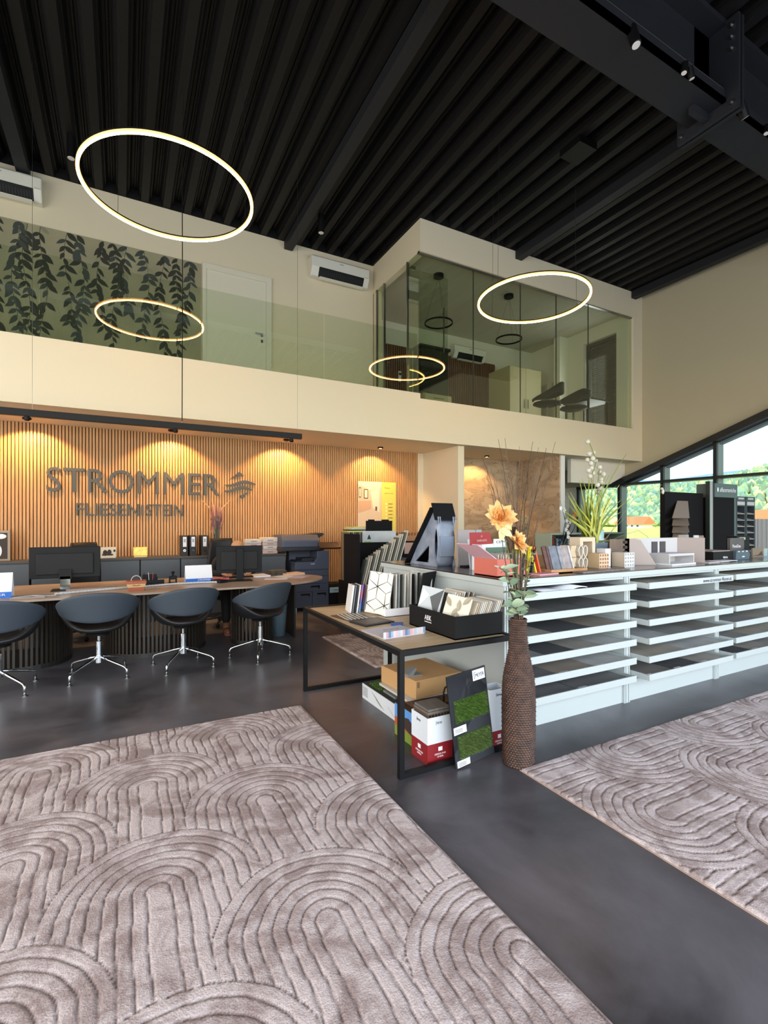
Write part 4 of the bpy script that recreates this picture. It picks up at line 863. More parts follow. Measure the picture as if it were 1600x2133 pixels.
# black box with samples
t = thing('sample_box', 'black cardboard box with white letters ABK holding sample cards', 'box', (2.1, 2.85, Z0))
bx = mat('box_black', (11, 11, 12), .7, spec=.3)
b = B(); X0, X1, Y0, Y1 = 1.9, 2.30, 2.57, 3.14; b.box(X0, X1, Y0, Y0+.012, Z0, Z0+.15); b.box(X0, X1, Y1-.012, Y1, Z0, Z0+.15); b.box(X0, X0+.012, Y0+.012, Y1-.012, Z0, Z0+.15); b.box(X1-.012, X1, Y0+.012, Y1-.012, Z0, Z0+.15); b.box(X0, X1, Y0, Y1, Z0, Z0+.008); b.mk('box_walls', bx, t)
b = B(); b.text('ABK', 'x-', X0-.0005, 2.93, Z0+.075, .085, .035, .001); b.box(X0-.0012, X0-.0002, 2.845, 2.93, Z0+.06, Z0+.065); b.mk('lettering', paper, t)
ccol = [mat('card_white', (222, 220, 214), .5), mat('card_beige', (196, 180, 158), .5), mat('card_grey', (150, 150, 150), .5), mat('card_cream2', (214, 204, 184), .5), mat('card_dark', (70, 68, 66), .5)]
rnd = random.Random(11)
for r_ in range(2):
    n_c = 15 if r_ == 0 else 11
    for i in range(n_c):
        y = 2.60 if r_ == 0 else 2.87; x = 2.02+.0165*i if r_ == 0 else 2.0+.021*i; tall = .235 if r_ == 0 else .26
        T = Matrix.Translation((x, y, Z0+.01)) @ Matrix.Rotation(R(24), 4, 'Y') if r_ == 0 else Matrix.Translation((x, y, Z0+.01)) @ Matrix.Rotation(R(20), 4, 'Y')
        w_ = .24
        o = B(T).box(-.004, .004, 0, w_, 0, tall*(.96+.06*rnd.random())).mk('sample_card', ccol[4 if rnd.random() < .12 else rnd.randint(0, 3)])
        tag(o, 'leaning sample card in the black box, %s from the left in the %s row' % (ORD[i], 'near' if r_ == 0 else 'far'), 'sample card', 'sample cards in the black box')
# front patterned cards (leaf and triangle pattern), facing the camera
T = Matrix.Translation((1.99, 2.60, Z0+.03)) @ Matrix.Rotation(R(20), 4, 'Y') @ Matrix.Rotation(R(20), 4, 'Z')
t = thing('patterned_card', 'cream card with pale grey leaf print at the front of the black box', 'sample card', (1.93, 2.63, Z0)); B(T).box(-.003, .003, 0, .2, 0, .23).mk('card', mat('leafcard', (228, 220, 200), .5), t)
b = B(T)
for (y, z, a) in ((.05, .05, 60), (.12, .08, 110), (.08, .13, 80), (.15, .15, 50), (.06, .18, 130)): b.leaf((-.0045, y, z), (0, math.cos(R(a)), math.sin(R(a))), (-1, 0, 0), .08, .035, 0)
b.mk('leaf_print', mat('leafprint', (168, 158, 138), .6), t)
T = Matrix.Translation((1.965, 2.88, Z0+.03)) @ Matrix.Rotation(R(16), 4, 'Y') @ Matrix.Rotation(R(12), 4, 'Z')
t = thing('patterned_card', 'pale card with grey triangle print behind the leaf card', 'sample card', (1.93, 2.9, Z0)); B(T).box(-.003, .003, 0, .22, 0, .26).mk('card', mat('tricard', (196, 204, 208), .4), t)
b = B(T); b.ext([(0, .26), (.12, .19), (.03, .04)], 'x', -.005, -.0035, 0); b.ext([(.13, .2), (.22, .1), (.2, .24)], 'x', -.005, -.0035, 1); b.mk('triangle_print', [mat('tri_dark', (86, 90, 92), .5), paper], t)
# flat boards in front
def board(name, pts, z, th, m_, label): return tag(B().ext(pts, 'z', z, z+th).mk(name, m_), label, 'sample board')
o = board('dotted_board', rect(1.635, 3.60, .23, .28, 8), Z0, .006, mat('board_brown', (78, 62, 48), .4), 'dark board with white dots lying at the left edge of the steel table')
b = B()
for i in range(6):
    for j in range(8): b.lathe([(.009, Z0+.0062), (.007, Z0+.0085)], 8, (1.55+.033*i+.002*j, 3.49+.032*j))
b.mk('dot_studs', mat('dot_white', (214, 208, 190), .4), o)
o = board('dark_sample_board', rect(1.68, 3.33, .27, .21, 10), Z0, .012, mat('board_black', (32, 30, 30), .5), 'black framed sample board lying in the middle of the steel table'); B().ext(rect(1.68, 3.33, .22, .16, 10), 'z', Z0+.012, Z0+.0135).mk('sample_face', mat('board_taupe', (96, 84, 78), .5, var=.3, scale=40, stretch=(1, 8, 1)), o)
br = thing('open_brochure', 'open brochure with blue and pink colour bars at the front of the steel table', 'brochure', (1.65, 2.96, Z0))
B().ext(rect(1.66, 2.97, .33, .30, 4), 'z', Z0, Z0+.006).mk('pages', mat('page_lilac', (204, 200, 208), .6), br)
b = B(); b.text('PROFILE', 'z', 1.62, 3.02, Z0+.006, .12, .02, .0006); b.box(1.58, 1.7, 2.97, 2.975, Z0+.006, Z0+.0066); b.box(1.58, 1.66, 2.95, 2.955, Z0+.006, Z0+.0066); b.mk('page_print', mat('page_ink', (100, 104, 120), .7), br)
cols = [(196, 204, 210), (150, 176, 196), (120, 150, 180), (180, 190, 200), (96, 120, 160), (206, 208, 214), (214, 180, 186), (196, 150, 158), (220, 196, 196), (206, 160, 160)]
cs = [mat('bar_%d' % i, c_, .5) for i, c_ in enumerate(cols)]
b = B(Matrix.Translation((1.50, 2.80, Z0+.007)) @ Matrix.Rotation(R(5), 4, 'Z'))
for i in range(18): b.box(.019*i, .019*i+.0188, 0, .008, 0, .04, (i*7+i//5) % 10)
b.mk('colour_bars', cs, br)
o = slab('tape_dispenser', rect(1.80, 3.15, .09, .03, -30), Z0, Z0+.02, mat('blue_plastic', (40, 70, 130), .4), 'small blue plastic clip behind the open brochure', 'clip')
# framed knob chart and big grey-white board leaning on the counter end
t = thing('knob_chart', 'black board with rows of small golden samples leaning at the counter end', 'sample board', (2.27, 3.36, Z0))
T = Matrix.Translation((2.21, 3.2, Z0)) @ Matrix.Rotation(R(14), 4, 'Y') @ Matrix.Rotation(R(-42), 4, 'Z')
T = Matrix.Translation((2.12, 3.42, Z0)) @ Matrix.Rotation(R(-62), 4, 'Z') @ Matrix.Rotation(R(12), 4, 'Y')
B(T).box(0, .008, 0, .23, 0, .36).mk('board', soft, t)
b = B(T)
for i in range(6):
    for j in range(7): b.ell((-.001, .025+.03*j, .07+.048*i), (.003, .008, .013), 8, 6)
b.mk('gold_samples', mat('gold_dots', (226, 202, 140), .35, .3), t)
B(T).box(-.0008, 0, .07, .15, .335, .345).mk('title_print', mat('gold_print', (190, 170, 120), .5), t)
t = B(Matrix.Translation((2.27, 3.44, Z0)) @ Matrix.Rotation(R(5), 4, 'Y')).box(0, .012, 0, .34, 0, .34).mk('leaning_board', mat('board_paleg', (206, 208, 206), .5)); tag(t, 'large pale grey board leaning against the counter behind the tile tray', 'sample board')
tag(B(Matrix.Translation((2.06, 3.25, Z0)) @ Matrix.Rotation(R(-62), 4, 'Z')).box(0, .006, 0, .13, 0, .09).mk('price_card', mat('card_pinkwhite', (232, 214, 214), .5)), 'small white and pink card between the tile tray and the black box', 'card')
# ------------------------------------------------------------------ things on the floor under the steel table
card = mat('kraft_card', (186, 146, 96), .75)
t = thing('flat_carton', 'long low white printed carton on the floor under the steel table', 'box', (1.97, 3.5, 0))
B().box(1.83, 2.26, 3.06, 3.80, 0, .125).mk('carton', mat('carton_dark', (46, 50, 46), .7), t)
B().box(1.826, 1.83, 3.06, 3.80, .0, .125).mk('printed_side', mat('carton_white', (214, 218, 222), .6), t)
b = B()
for i in range(9): b.box(1.8245, 1.826, 3.70-.004*(i % 3), 3.79, .10-.009*i, .103-.009*i, 0)
for i in range(5): b.box(1.8245, 1.826, 3.15, 3.19, .09-.009*i, .093-.009*i, 0)
b.ext([(3.44, .03), (3.52, .06), (3.62, .105), (3.54, .075)], 'x', 1.8245, 1.826, 1); b.ext([(3.40, .02), (3.47, .03), (3.55, .065), (3.50, .06)], 'x', 1.8245, 1.826, 2); b.ext([(3.24, .02), (3.30, .05), (3.34, .07), (3.28, .04)], 'x', 1.8245, 1.826, 1)
b.mk('carton_print', [mat('print_grey', (120, 124, 128), .6), mat('print_dark', (56, 56, 54), .6), mat('print_light', (168, 166, 158), .6)], t)
def turf(b, x0, x1, y0, y1, z, n, rnd, h=.02):
    for i in range(n):
        x = rnd.uniform(x0, x1); y = rnd.uniform(y0, y1); a = rnd.uniform(0, 6.28); l = rnd.uniform(.7, 1.3)*h; dx, dy = .35*l*math.cos(a), .35*l*math.sin(a); wx, wy = -math.sin(a)*.0013, math.cos(a)*.0013
        b.add([(x-wx, y-wy, z), (x+wx, y+wy, z), (x+dx, y+dy, z+l)], [(0, 1, 2)], rnd.choice((0, 0, 1, 2)))
gms = [mat('turf_green', (84, 122, 40), .7), mat('turf_light', (122, 152, 66), .7), mat('turf_deep', (50, 84, 26), .7)]
gm2 = [mat('turf2_green', (96, 122, 58), .7), mat('turf2_light', (130, 150, 86), .7), mat('turf2_deep', (70, 92, 40), .7)]
rnd = random.Random(4); b = B(); turf(b, 1.86, 2.04, 3.55, 3.74, .125, 1200, rnd); tag(b.mk('turf_sample', gms), 'small artificial turf sample lying on the long white carton', 'turf sample')
slab('grey_sample', rect(1.96, 3.42, .16, .2), .125, .14, mat('grey_slat', (120, 124, 126), .6), 'grey plank sample lying on the long white carton', 'sample')
t = thing('photo_carton', 'carton with a terrace photo on its side under the steel table', 'box', (1.85, 2.9, 0))
B().box(1.72, 2.18, 2.74, 3.045, 0, .22).mk('carton', mat('carton_brown', (66, 44, 30), .6), t)
b = B(); b.box(1.717, 1.72, 2.74, 3.04, .13, .22, 0); b.box(1.717, 1.72, 2.74, 3.04, .07, .13, 1); b.box(1.717, 1.72, 2.74, 3.04, 0, .07, 2); b.ext([(2.74, .05), (2.95, .10), (2.95, .15), (2.85, .17), (2.74, .12)], 'x', 1.7155, 1.717, 3)
b.mk('terrace_print', [mat('sky_print', (90, 150, 220), .6), mat('terra_print', (180, 84, 40), .6), mat('grass_print', (120, 140, 50), .6), mat('house_print', (60, 46, 42), .6)], t)
slab('decking_sample', rect(1.98, 2.93, .40, .22), .22, .245, mat('deck_brown', (92, 62, 44), .5, c2=(66, 42, 30), scale=4, stretch=(1, 12, 1)), 'brown decking board lying on the photo carton', 'decking sample')
t = thing('board_sample', 'wide pale grey board under the brown cardboard box', 'board', (1.97, 3.1, .245)); B().box(1.76, 2.24, 2.95, 3.36, .246, .262).mk('board', mat('pale_board', (196, 190, 178), .6), t)
t = thing('cardboard_box', 'closed brown cardboard mailing box under the steel table', 'box', (2.0, 3.15, .26))
T = Matrix.Translation((2.0, 3.16, .262)) @ Matrix.Rotation(R(4), 4, 'Z')
B(T).box(-.20, .22, -.23, .23, 0, .125).mk('carton', card, t, bevel=.004)
B(T).box(-.203, .223, -.234, .22, .118, .130).mk('lid', card, t, bevel=.003)
B(T).box(-.19, -.17, -.2355, -.234, .08, .12).box(.17, .2, -.2355, -.234, .08, .12).mk('lid_tab', mat('kraft_dark', (132, 98, 62), .8), t)  # lid tabs in a darker kraft tone
t = thing('metal_bracket', 'bent grey metal profile standing on the cardboard box', 'bracket', (1.93, 3.05, .39)); B().ext([(1.80, .393), (1.93, .393), (1.93, .40), (1.85, .405), (1.88, .45), (1.86, .455), (1.81, .41)], 'y', 3.0, 3.08).mk('profile', mat('galvanised', (160, 164, 166), .35, .7), t)
def meyer_logo(b, ori, x, y, z, h, m=None):
    # bracket mark and word
    w_ = h*3.3
    if ori == 'y-':
        b.text('MEYER', 'y-', x+h*.45, y, z, w_, h, .001, m); b.box(x, x+h*.12, y-.001, y, z-h*.35, z+h*1.5, m); b.box(x, x+h*.8, y-.001, y, z+h*1.38, z+h*1.5, m); b.box(x, x+h*.35, y-.001, y, z-h*.35, z-h*.23, m)
    else:
        b.text('MEYER', 'x-', x, y-h*.45, z, w_, h, .001, m); b.box(x-.001, x, y-h*.12, y, z-h*.35, z+h*1.5, m); b.box(x-.001, x, y-h*.8, y, z+h*1.38, z+h*1.5, m)
ink = mat('ink', (30, 32, 34), .6)
mw = mat('box_white', (220, 226, 232), .5); mr_ = mat('box_red', (138, 28, 34), .5)
def mbox(x0, x1, y0, y1, h, rz, label, fill):
    t = thing('sample_carton', label, 'box', ((x0+x1)/2, (y0+y1)/2, 0), group='white and red sample cartons')
    T = Matrix.Translation((x0, y0, 0)) @ Matrix.Rotation(R(rz), 4, 'Z'); w_, d_ = x1-x0, y1-y0
    def walls(z0, z1): return B(T).box(0, w_, 0, .004, z0, z1).box(0, w_, d_-.004, d_, z0, z1).box(0, .004, .004, d_-.004, z0, z1).box(w_-.004, w_, .004, d_-.004, z0, z1)
    walls(.125, h).mk('white_upper', mw, t); o = walls(0, .125); o.box(.004, w_-.004, .004, d_-.004, 0, .004); o.mk('red_lower', mr_, t)
    b = B(T); meyer_logo(b, 'y-', w_*.33, -.0005, h-.045, .012, 0); b.mk('name_print', ink, t); b = B(T); meyer_logo(b, 'x-', -.0005, d_*.66, h-.045, .012, 0); b.mk('name_print', ink, t)
    b = B(T); b.m = 1; b.box(w_*.42, w_*.58, -.0015, -.0003, .075, .10); b.text('DESIGN PUR', 'y-', w_*.28, -.0005, .052, w_*.44, .01, .001); b.text('LINEA', 'y-', w_*.38, -.0005, .036, w_*.24, .01, .001)
    b.mk('emblem_print', [ink, paper], t); b = B(T); b.m = 1
    b.box(-.0015, -.0003, d_*.42, d_*.58, .075, .10); b.text('DESIGN PUR', 'x-', -.0005, d_*.72, .052, d_*.44, .01, .001); b.text('LINEA', 'x-', -.0005, d_*.62, .036, d_*.24, .01, .001)
    b.mk('emblem_print', [ink, paper], t)
    return T
T = mbox(1.665, 1.855, 2.535, 2.725, .29, 0, 'white and red sample carton full of decking pieces under the front of the steel table', 1)
dgm = mat('deck_grey', (116, 108, 100), .6, c2=(96, 90, 84), scale=6, stretch=(14, 1, 1))
for i, (z0, m_, dx) in enumerate(((.255, 'b', 0), (.281, 'b', .004), (.307, 'g', .0), (.322, 'g', .006))):
    o = thing('decking_piece', 'decking piece in the front sample carton, '+('hollow brown one at the bottom', 'hollow brown one above it', 'grey one below the top', 'topmost grey grooved one')[i], 'decking sample', (1.76, 2.62, z0), group='decking pieces in the front carton')
    x0, x1, y0, y1 = 1.675+dx, 1.845+dx*.5, 2.545+dx, 2.715; th = .025 if m_ == 'b' else .014
    if m_ == 'g': B().box(x0, x1, y0, y1, z0, z0+th).mk('plank', dgm, o, bevel=.002)
    else:
        b = B(); b.box(x0, x1, y0, y1, z0, z0+.005); b.box(x0, x1, y0, y1, z0+.02, z0+.025)
        for k in range(8): xx = x0+(x1-x0-.005)*k/7; b.box(xx, xx+.005, y0, y1, z0+.005, z0+.02)
        b.box(x0+.005, x1-.005, y0+.03, y1, z0+.005, z0+.02); b.mk('plank', mat('deck_dkbrown', (84, 66, 54), .6), o)
mbox(2.13, 2.29, 2.50, 2.62, .40, 0, 'taller white and red sample carton behind the turf board by the counter end', 0)
tb2 = thing('turf_board', 'dark leaning display board with two artificial turf patches and a white name label', 'display board', (1.97, 2.42, 0))
T = Matrix.Translation((1.79, 2.405, 0.005)) @ Matrix.Rotation(R(3), 4, 'Z') @ Matrix.Rotation(R(-4), 4, 'X')
T = T @ Matrix(((1, 0, -.075, 0), (0, 1, 0, 0), (0, 0, 1, 0), (0, 0, 0, 1))) if 0 else T @ Matrix.Rotation(R(-5), 4, 'Y')
def plate(b, hole=True):
    pts = []; W_, H_ = .315, .56; vs = [(0, 0), (W_, 0), (W_, H_), (0, H_)]
    hc = [(.165+.018*math.cos(2*math.pi*i/20), .49+.024*math.sin(2*math.pi*i/20)) for i in range(20)]
    o = []; angs = sorted([math.atan2(q_[1]-.49, q_[0]-.165) for q_ in vs]+[math.pi*(2*i+1)/8 for i in range(-8, 8) if i % 2]+[math.pi*i/4+.01 for i in range(-4, 4)])[:20]
    hc = [(.165+.018*math.cos(a), .49+.024*math.sin(a)) for a in angs]
    for a in angs:
        c, s_ = math.cos(a), math.sin(a); tx = (W_-.165)/c if c > 1e-6 else (.165/-c if c < -1e-6 else 1e9); tz = (H_-.49)/s_ if s_ > 1e-6 else (.49/-s_ if s_ < -1e-6 else 1e9); k = min(tx, tz); o.append((.165+c*k, .49+s_*k))
    N_ = len(angs)
    P = []; F = []
    for y in (0, .008):
        for p_ in hc: P.append((p_[0], y, p_[1]))
        for p_ in o: P.append((p_[0], y, p_[1]))
    for i in range(N_):
        j = (i+1) % N_; F += [(i, j, N_+j, N_+i), (2*N_+i, 3*N_+i, 3*N_+j, 2*N_+j), (i, 2*N_+i, 2*N_+j, j), (N_+i, N_+j, 3*N_+j, 3*N_+i)]
    return b.add(P, F)
b = B(T); plate(b)
b.mk('board', mat('board_anthracite', (40, 42, 48), .55), tb2)
for z0, ms, nm in ((.27, gms, 'upper bright turf patch'), (.055, gm2, 'lower paler turf patch')):
    b = B(T @ Matrix.Rotation(R(90), 4, 'X')); turf(b, .035, .29, z0, z0+.13, .0, 4200, rnd, .024); o = b.mk('turf_patch', ms, tb2); o['kind'] = 'stuff'; o['label'] = nm
    B(T).box(.03, .295, -.003, 0, z0-.004, z0+.134).mk('turf_base', mat('turf_backing', (46, 66, 28), .9), tb2)
for q_ in ((.205, .305, .485, .55), (.01, .11, .20, .245), (.01, .11, .003, .042)): B(T).box(q_[0], q_[1], -.0015, 0, q_[2], q_[3]).mk('paper_label', paper, tb2)
b = B(T); meyer_logo(b, 'y-', .215, -.002, .505, .022); 
for k in range(3): b.box(.02, .08, -.0025, -.0015, .212+.008*k, .2145+.008*k); b.box(.02, .08, -.0025, -.0015, .01+.008*k, .0125+.008*k)
b.mk('label_print', mat('label_ink', (52, 56, 62), .6), tb2)
b = B(); tag(b.tube([(1.945, 2.76, .245), (1.944, 2.76, .34), (1.955, 2.76, .37), (1.972, 2.76, .378), (1.99, 2.76, .36), (1.995, 2.76, .245)], .006, 8).mk('bag_handle', soft, smooth=True), 'black looped handle standing up between carton and turf board', 'handle')

# ------------------------------------------------------------------ drawer counter
ctop = mat('counter_top', (58, 48, 42), .18, coat=.3)
XC = [2.38, 3.72, 5.06, 6.40, 7.74]
UN = ['white drawer unit beside the woven vase', 'white drawer unit, second from the vase', 'white drawer unit, third from the vase', 'white drawer unit furthest right, outside the picture edge']
trc = [mat('tray_tile_%d' % i, c_, .38, var=.12, scale=5) for i, c_ in enumerate([(176, 170, 160), (156, 156, 154), (120, 120, 120), (186, 178, 164), (140, 134, 128), (92, 92, 96), (196, 196, 194), (164, 152, 138)])]
rnd = random.Random(9); zt = [1.0, .85, .70, .55, .40, .255]
for i in range(4):
    a, c_ = XC[i], XC[i+1]
    t = thing('drawer_unit', UN[i], 'drawer unit', ((a+c_)/2, 3.5, 0), group='white drawer units of the long counter')
    b = B(); b.box(a, a+.035, 2.65, 4.45, 0, 1.055); b.box(c_-.035, c_, 2.65, 4.45, 0, 1.055); b.box(a+.035, c_-.035, 3.5, 3.53, 0, 1.055); b.box(a+.035, c_-.035, 4.42, 4.45, 0, 1.055); b.box(a+.035, c_-.035, 2.65, 4.42, 1.035, 1.055)
    b.mk('carcass', wlac, t)
    b = B(); b.box(a+.035, c_-.035, 2.66, 2.70, 0, .175).mk('plinth', wlac, t)
    for xs_ in (a, a+.022, c_-.035, c_-.013): B().box(xs_, xs_+.013, 2.638, 2.65, .0, 1.055).mk('post_strip', wlac, t)
    b = B()
    for z in zt: 
        for yy in (3.05, 3.3): b.box(c_-.05, c_-.035, yy, yy+.03, z-.10, z-.07)
    b.mk('runner_brackets', chrome if 0 else paper, t)
    sh = -.0 if i == 0 else -.03
    for j, z in enumerate(zt):
        y0 = 2.52+sh-(.02 if i == 1 else 0); x0, x1 = a+.045, c_-.045; zz = z+(.018 if i else .012)
        o = B().box(x0, x1, y0, y0+.014, zz-.052, zz).box(x0, x0+.012, y0+.014, 3.42, zz-.052, zz-.006).box(x1-.012, x1, y0+.014, 3.42, zz-.052, zz-.006).box(x0+.012, x1-.012, 3.406, 3.42, zz-.052, zz-.006).box(x0+.012, x1-.012, y0+.014, 3.406, zz-.05, zz-.042).mk('pull_out_tray', wlac, t, bevel=.002)
        if i == 3: continue
        if i == 1 and j == 0: 
            b = B(); b.text('www.strommer-fliesen.at', 'y-', 4.52, y0-.0005, zz-.042, .46, .032, .001); b.mk('web_address', mat('blue_ink', (40, 50, 84), .6), o)
        k = (3, 3, 3, 4, 3, 2)[(j+i) % 6] if not (i == 0 and j == 0) else 2; ws = (x1-x0-.03)/k
        for m_ in range(k):
            xa = x0+.016+ws*m_
            u = thing('floor_tile_sample', 'flat %s tile in the %s tray of the %s' % (ORD[m_]+' from the left', ('top', 'second', 'third', 'fourth', 'fifth', 'bottom')[j], ('unit beside the vase', 'second drawer unit', 'third drawer unit')[i]), 'tile', (xa+ws/2, 2.95, zz-.042), group='large tiles in the pull-out trays')
            B().box(xa, xa+ws-.006, y0+.02, 3.15, zz-.041, zz-.029+.002*m_).mk('slab', trc[rnd.randrange(8)], u)
            B().box(xa+.03, xa+.12, y0+.035, y0+.085, zz-.029+.002*m_, zz-.0282+.002*m_).mk('sticker', paper, u)
tag(B().box(2.36, 7.78, 2.63, 4.47, 1.096, 1.105).mk('counter_worktop', ctop), 'long glossy dark brown top of the white drawer counter', 'worktop')
tag(B().box(2.36, 7.78, 2.63, 2.665, 1.055, 1.096).box(2.36, 2.395, 2.665, 4.47, 1.055, 1.096).box(2.395, 7.78, 4.43, 4.47, 1.055, 1.096).mk('counter_edge_rail', wlac, bevel=.002), 'white edge rail running under the dark counter top', 'rail')
t = thing('open_magazine', 'open white magazine lying in the top tray of the unit beside the vase', 'magazine', (2.95, 2.66, .975))
def pg(s_):
    def f(u, v): return (2.93+s_*.21*u, 2.56+.28*v-.0*u, .992+.028*math.sin(u*math.pi*.75)*(1 if s_ > 0 else .35))
    return f
B().grid(pg(1), 10, 2).grid(pg(-1), 10, 2).mk('pages', paper, t, smooth=True, solid=.006)

# ------------------------------------------------------------------ woven floor vase with twigs and flowers
vs_ = thing('woven_vase', 'tall bottle shaped dark brown woven vase on the floor at the counter corner', 'vase', (2.19, 2.30, 0))
VX, VY = 2.19, 2.30
pr_ = [(.0, .092), (.10, .095), (.25, .098), (.38, .099), (.48, .096), (.54, .09), (.60, .08), (.66, .067), (.72, .056), (.80, .049), (.86, .046), (.905, .046)]
def vr(z):
    for (a, ra), (c_, rc) in zip(pr_, pr_[1:]):
        if z <= c_: return ra+(rc-ra)*(z-a)/(c_-a)
    return pr_[-1][1]
def vf(u, v):
    z = v*.905; a = 2*math.pi*u; n_r = 64; row = int(v*n_r*.999); k = 32
    ph = .5*(row % 2); wv = abs(math.sin(math.pi*(u*k+ph))); rz_ = abs(math.sin(math.pi*v*n_r))
    fl = .985+.02*abs(math.cos(a*4))
    r_ = vr(z)*fl-.003+.009*wv*rz_**.6
    if a % (math.pi/4) < .05: r_ += .002
    return (VX+r_*math.cos(a), VY+r_*math.sin(a), z)
B().grid(vf, 192, 256).mk('woven_body', mat('woven_brown', (84, 56, 42), .45, c2=(52, 33, 26), scale=25), vs_, smooth=True)
B().lathe([(.04, .90), (.05, .905), (.05, .895), (.04, .87), (.0401, .6)], 32, (VX, VY), caps=False).mk('rim', mat('woven_rim', (70, 46, 34), .6), vs_)
rnd = random.Random(21); twm = mat('twig_brown', (98, 80, 66), .8); twl = mat('twig_dark', (58, 44, 36), .7)
def at(px, py, Y=2.30):
    t_ = (px-800)/1018; return Vector(((.4726+.8813*t_)/(.8813-.4726*t_)*Y, Y, 1.5-(py-1090)/1018*Y/(.8813-.4726*t_)))
TW = [(1003, 948), (1012, 990), (1017, 955), (1038, 915), (1048, 1000), (1052, 913), (1066, 1000), (1082, 930), (1088, 962), (1110, 920), (1122, 932), (1128, 955), (1138, 933), (1157, 920), (1045, 965), (1100, 985)]
for i, (qx, qy) in enumerate(TW):
    e = at(qx, qy, 2.30+.14*math.sin(i*2.1)); s_ = Vector((VX+.026*math.cos(i*2.4), VY+.026*math.sin(i*2.4), .905))
    P = [s_]; k = 9
    for j in range(1, k+1):
        f = j/k; q_ = s_.lerp(e, f); lat = (e-s_).cross(Vector((0, 1, 0))).normalized(); bow = .05*math.sin(math.pi*f)*(1 if qx < 1080 else -1)
        q_ = q_+lat*bow*-1*.6+Vector((rnd.uniform(-.008, .008), rnd.uniform(-.006, .006), 0))*(1 if j < k else 0); P.append(q_)
    b = B(); b.tube(P, [.0038-.0026*j/k for j in range(k+1)], 5)
    for j in (4, 6, 7):
        q_ = P[j]; dd = (P[j+1]-P[j]).normalized(); b.tube([q_, q_+dd*.05+Vector((rnd.uniform(-.03, .03), 0, .03)), q_+dd*.10+Vector((rnd.uniform(-.05, .05), 0, .05))], [.0022, .0016, .001], 4)
    tag(b.mk('bare_twig', twm if i % 3 else twl), 'bare twig fanning out of the woven floor vase, %s tip from the left' % ORD[sorted(q_[0] for q_ in TW).index(qx)], 'twig', 'bare twigs in the woven vase')
def flower(c, d, r_, label, seed, big):
    rr = random.Random(seed); c = Vector(c); d = Vector(d).normalized(); a1 = d.cross(Vector((0, 0, 1))).normalized(); a2 = d.cross(a1)
    t = thing('artificial_flower', label, 'flower', tuple(c), group='peach artificial flowers')
    B().tube([(VX, VY, .7), (VX, VY-.01, .92), (VX+(c.x-VX)*.4, VY-.03, (c.z+.92)/2), tuple(c-d*.02)], [.004, .004, .004, .005], 6).mk('stem', mat('stem_green', (96, 110, 60), .6), t)
    b = B()
    for ring, (n_p, L_, op) in enumerate(((9, 1.0, 1.35), (9, .88, 1.1), (9, .7, .85), (8, .5, .55), (6, .38, .25))):
        for k in range(n_p):
            a = 2*math.pi*(k+.5*ring)/n_p+rr.uniform(-.2, .2); ra = a1*math.cos(a)+a2*math.sin(a); dd = d*math.cos(op)+ra*math.sin(op)
            b.leaf(c+ra*.01, dd, d if op > 1 else -ra, r_*L_*rr.uniform(.85, 1.15), r_*L_*rr.uniform(.6, .8), rr.uniform(-.25, .35), 1 if ring > 1 else 0, 5, .8)
    for k in range(26):
        a = rr.uniform(0, 6.28); ra = a1*math.cos(a)+a2*math.sin(a); dd = d+ra*rr.uniform(0, .9); b.leaf(c, dd, ra, r_*rr.uniform(.25, .42), r_*.10, .3, 2, 3)
    b.mk('petals', [mat('petal_peach', (232, 186, 120), .6), mat('petal_orange', (226, 158, 84), .6), mat('petal_deep', (206, 128, 60), .6)], t, smooth=True)
    if big:
        b = B(); 
        for qx, qy, ex, ey in ((1043, 1100, 1066, 1118), (1046, 1103, 1040, 1124), (1040, 1098, 1062, 1092)):
            s_ = at(qx, qy, 2.22); e = at(ex, ey, 2.2); b.leaf(s_, e-s_, (0, -1, .1), .085, .055, .1, 0, 5, .8)
        b.mk('drooping_petals', [mat('petal_pale', (236, 206, 148), .6)], t, smooth=True)
flower(at(1043, 1078, 2.24), (-.55, -.8, .25), .088, 'large peach coloured artificial flower, the higher one in the floor vase', 3, True)
flower(at(1078, 1131, 2.22), (.25, -.85, .35), .07, 'smaller peach coloured artificial flower, the lower one in the floor vase', 8, False)
lf = [mat('eucalyptus', (168, 190, 160), .6), mat('eucalyptus_dark', (128, 150, 124), .6), mat('leaf_pale', (186, 204, 170), .6)]
def sprig(pts, leaves, L_, W_, label, seed, ms=lf, name='leafy_sprig'):
    rr = random.Random(seed); t = thing(name, label, 'sprig', tuple(pts[0]), group='leafy sprigs in the woven vase'); B().tube(pts, .003, 5).mk('stem', mat('stem_brown', (84, 76, 56), .7), t)
    b = B()
    for k in range(leaves):
        f = (k+1)/leaves; i = min(int(f*(len(pts)-1)), len(pts)-2); q_ = Vector(pts[i]).lerp(Vector(pts[i+1]), f*(len(pts)-1)-i)
        a = k*2.4+rr.uniform(-.4, .4); dd = Vector((math.cos(a), math.sin(a)*.9-.15, rr.uniform(-.3, .6)))
        b.leaf(q_, dd, (rr.uniform(-.4, .4), -.5, .9), L_*rr.uniform(.75, 1.2), W_*rr.uniform(.8, 1.2), rr.uniform(-.3, .1), rr.choice((0, 0, 1, 2)), 5, .85)
    b.mk('leaves', ms, t, smooth=True)
base = Vector((VX, VY-.01, .91))
sprig([base, at(1072, 1255, 2.22), at(1062, 1215, 2.18), at(1052, 1185, 2.16)], 14, .075, .045, 'grey green leaf sprig at the left of the vase mouth', 1)
sprig([base, at(1085, 1262, 2.2), at(1092, 1245, 2.17), at(1098, 1235, 2.15)], 9, .08, .055, 'broad pale green leaf sprig at the right of the vase mouth', 2)
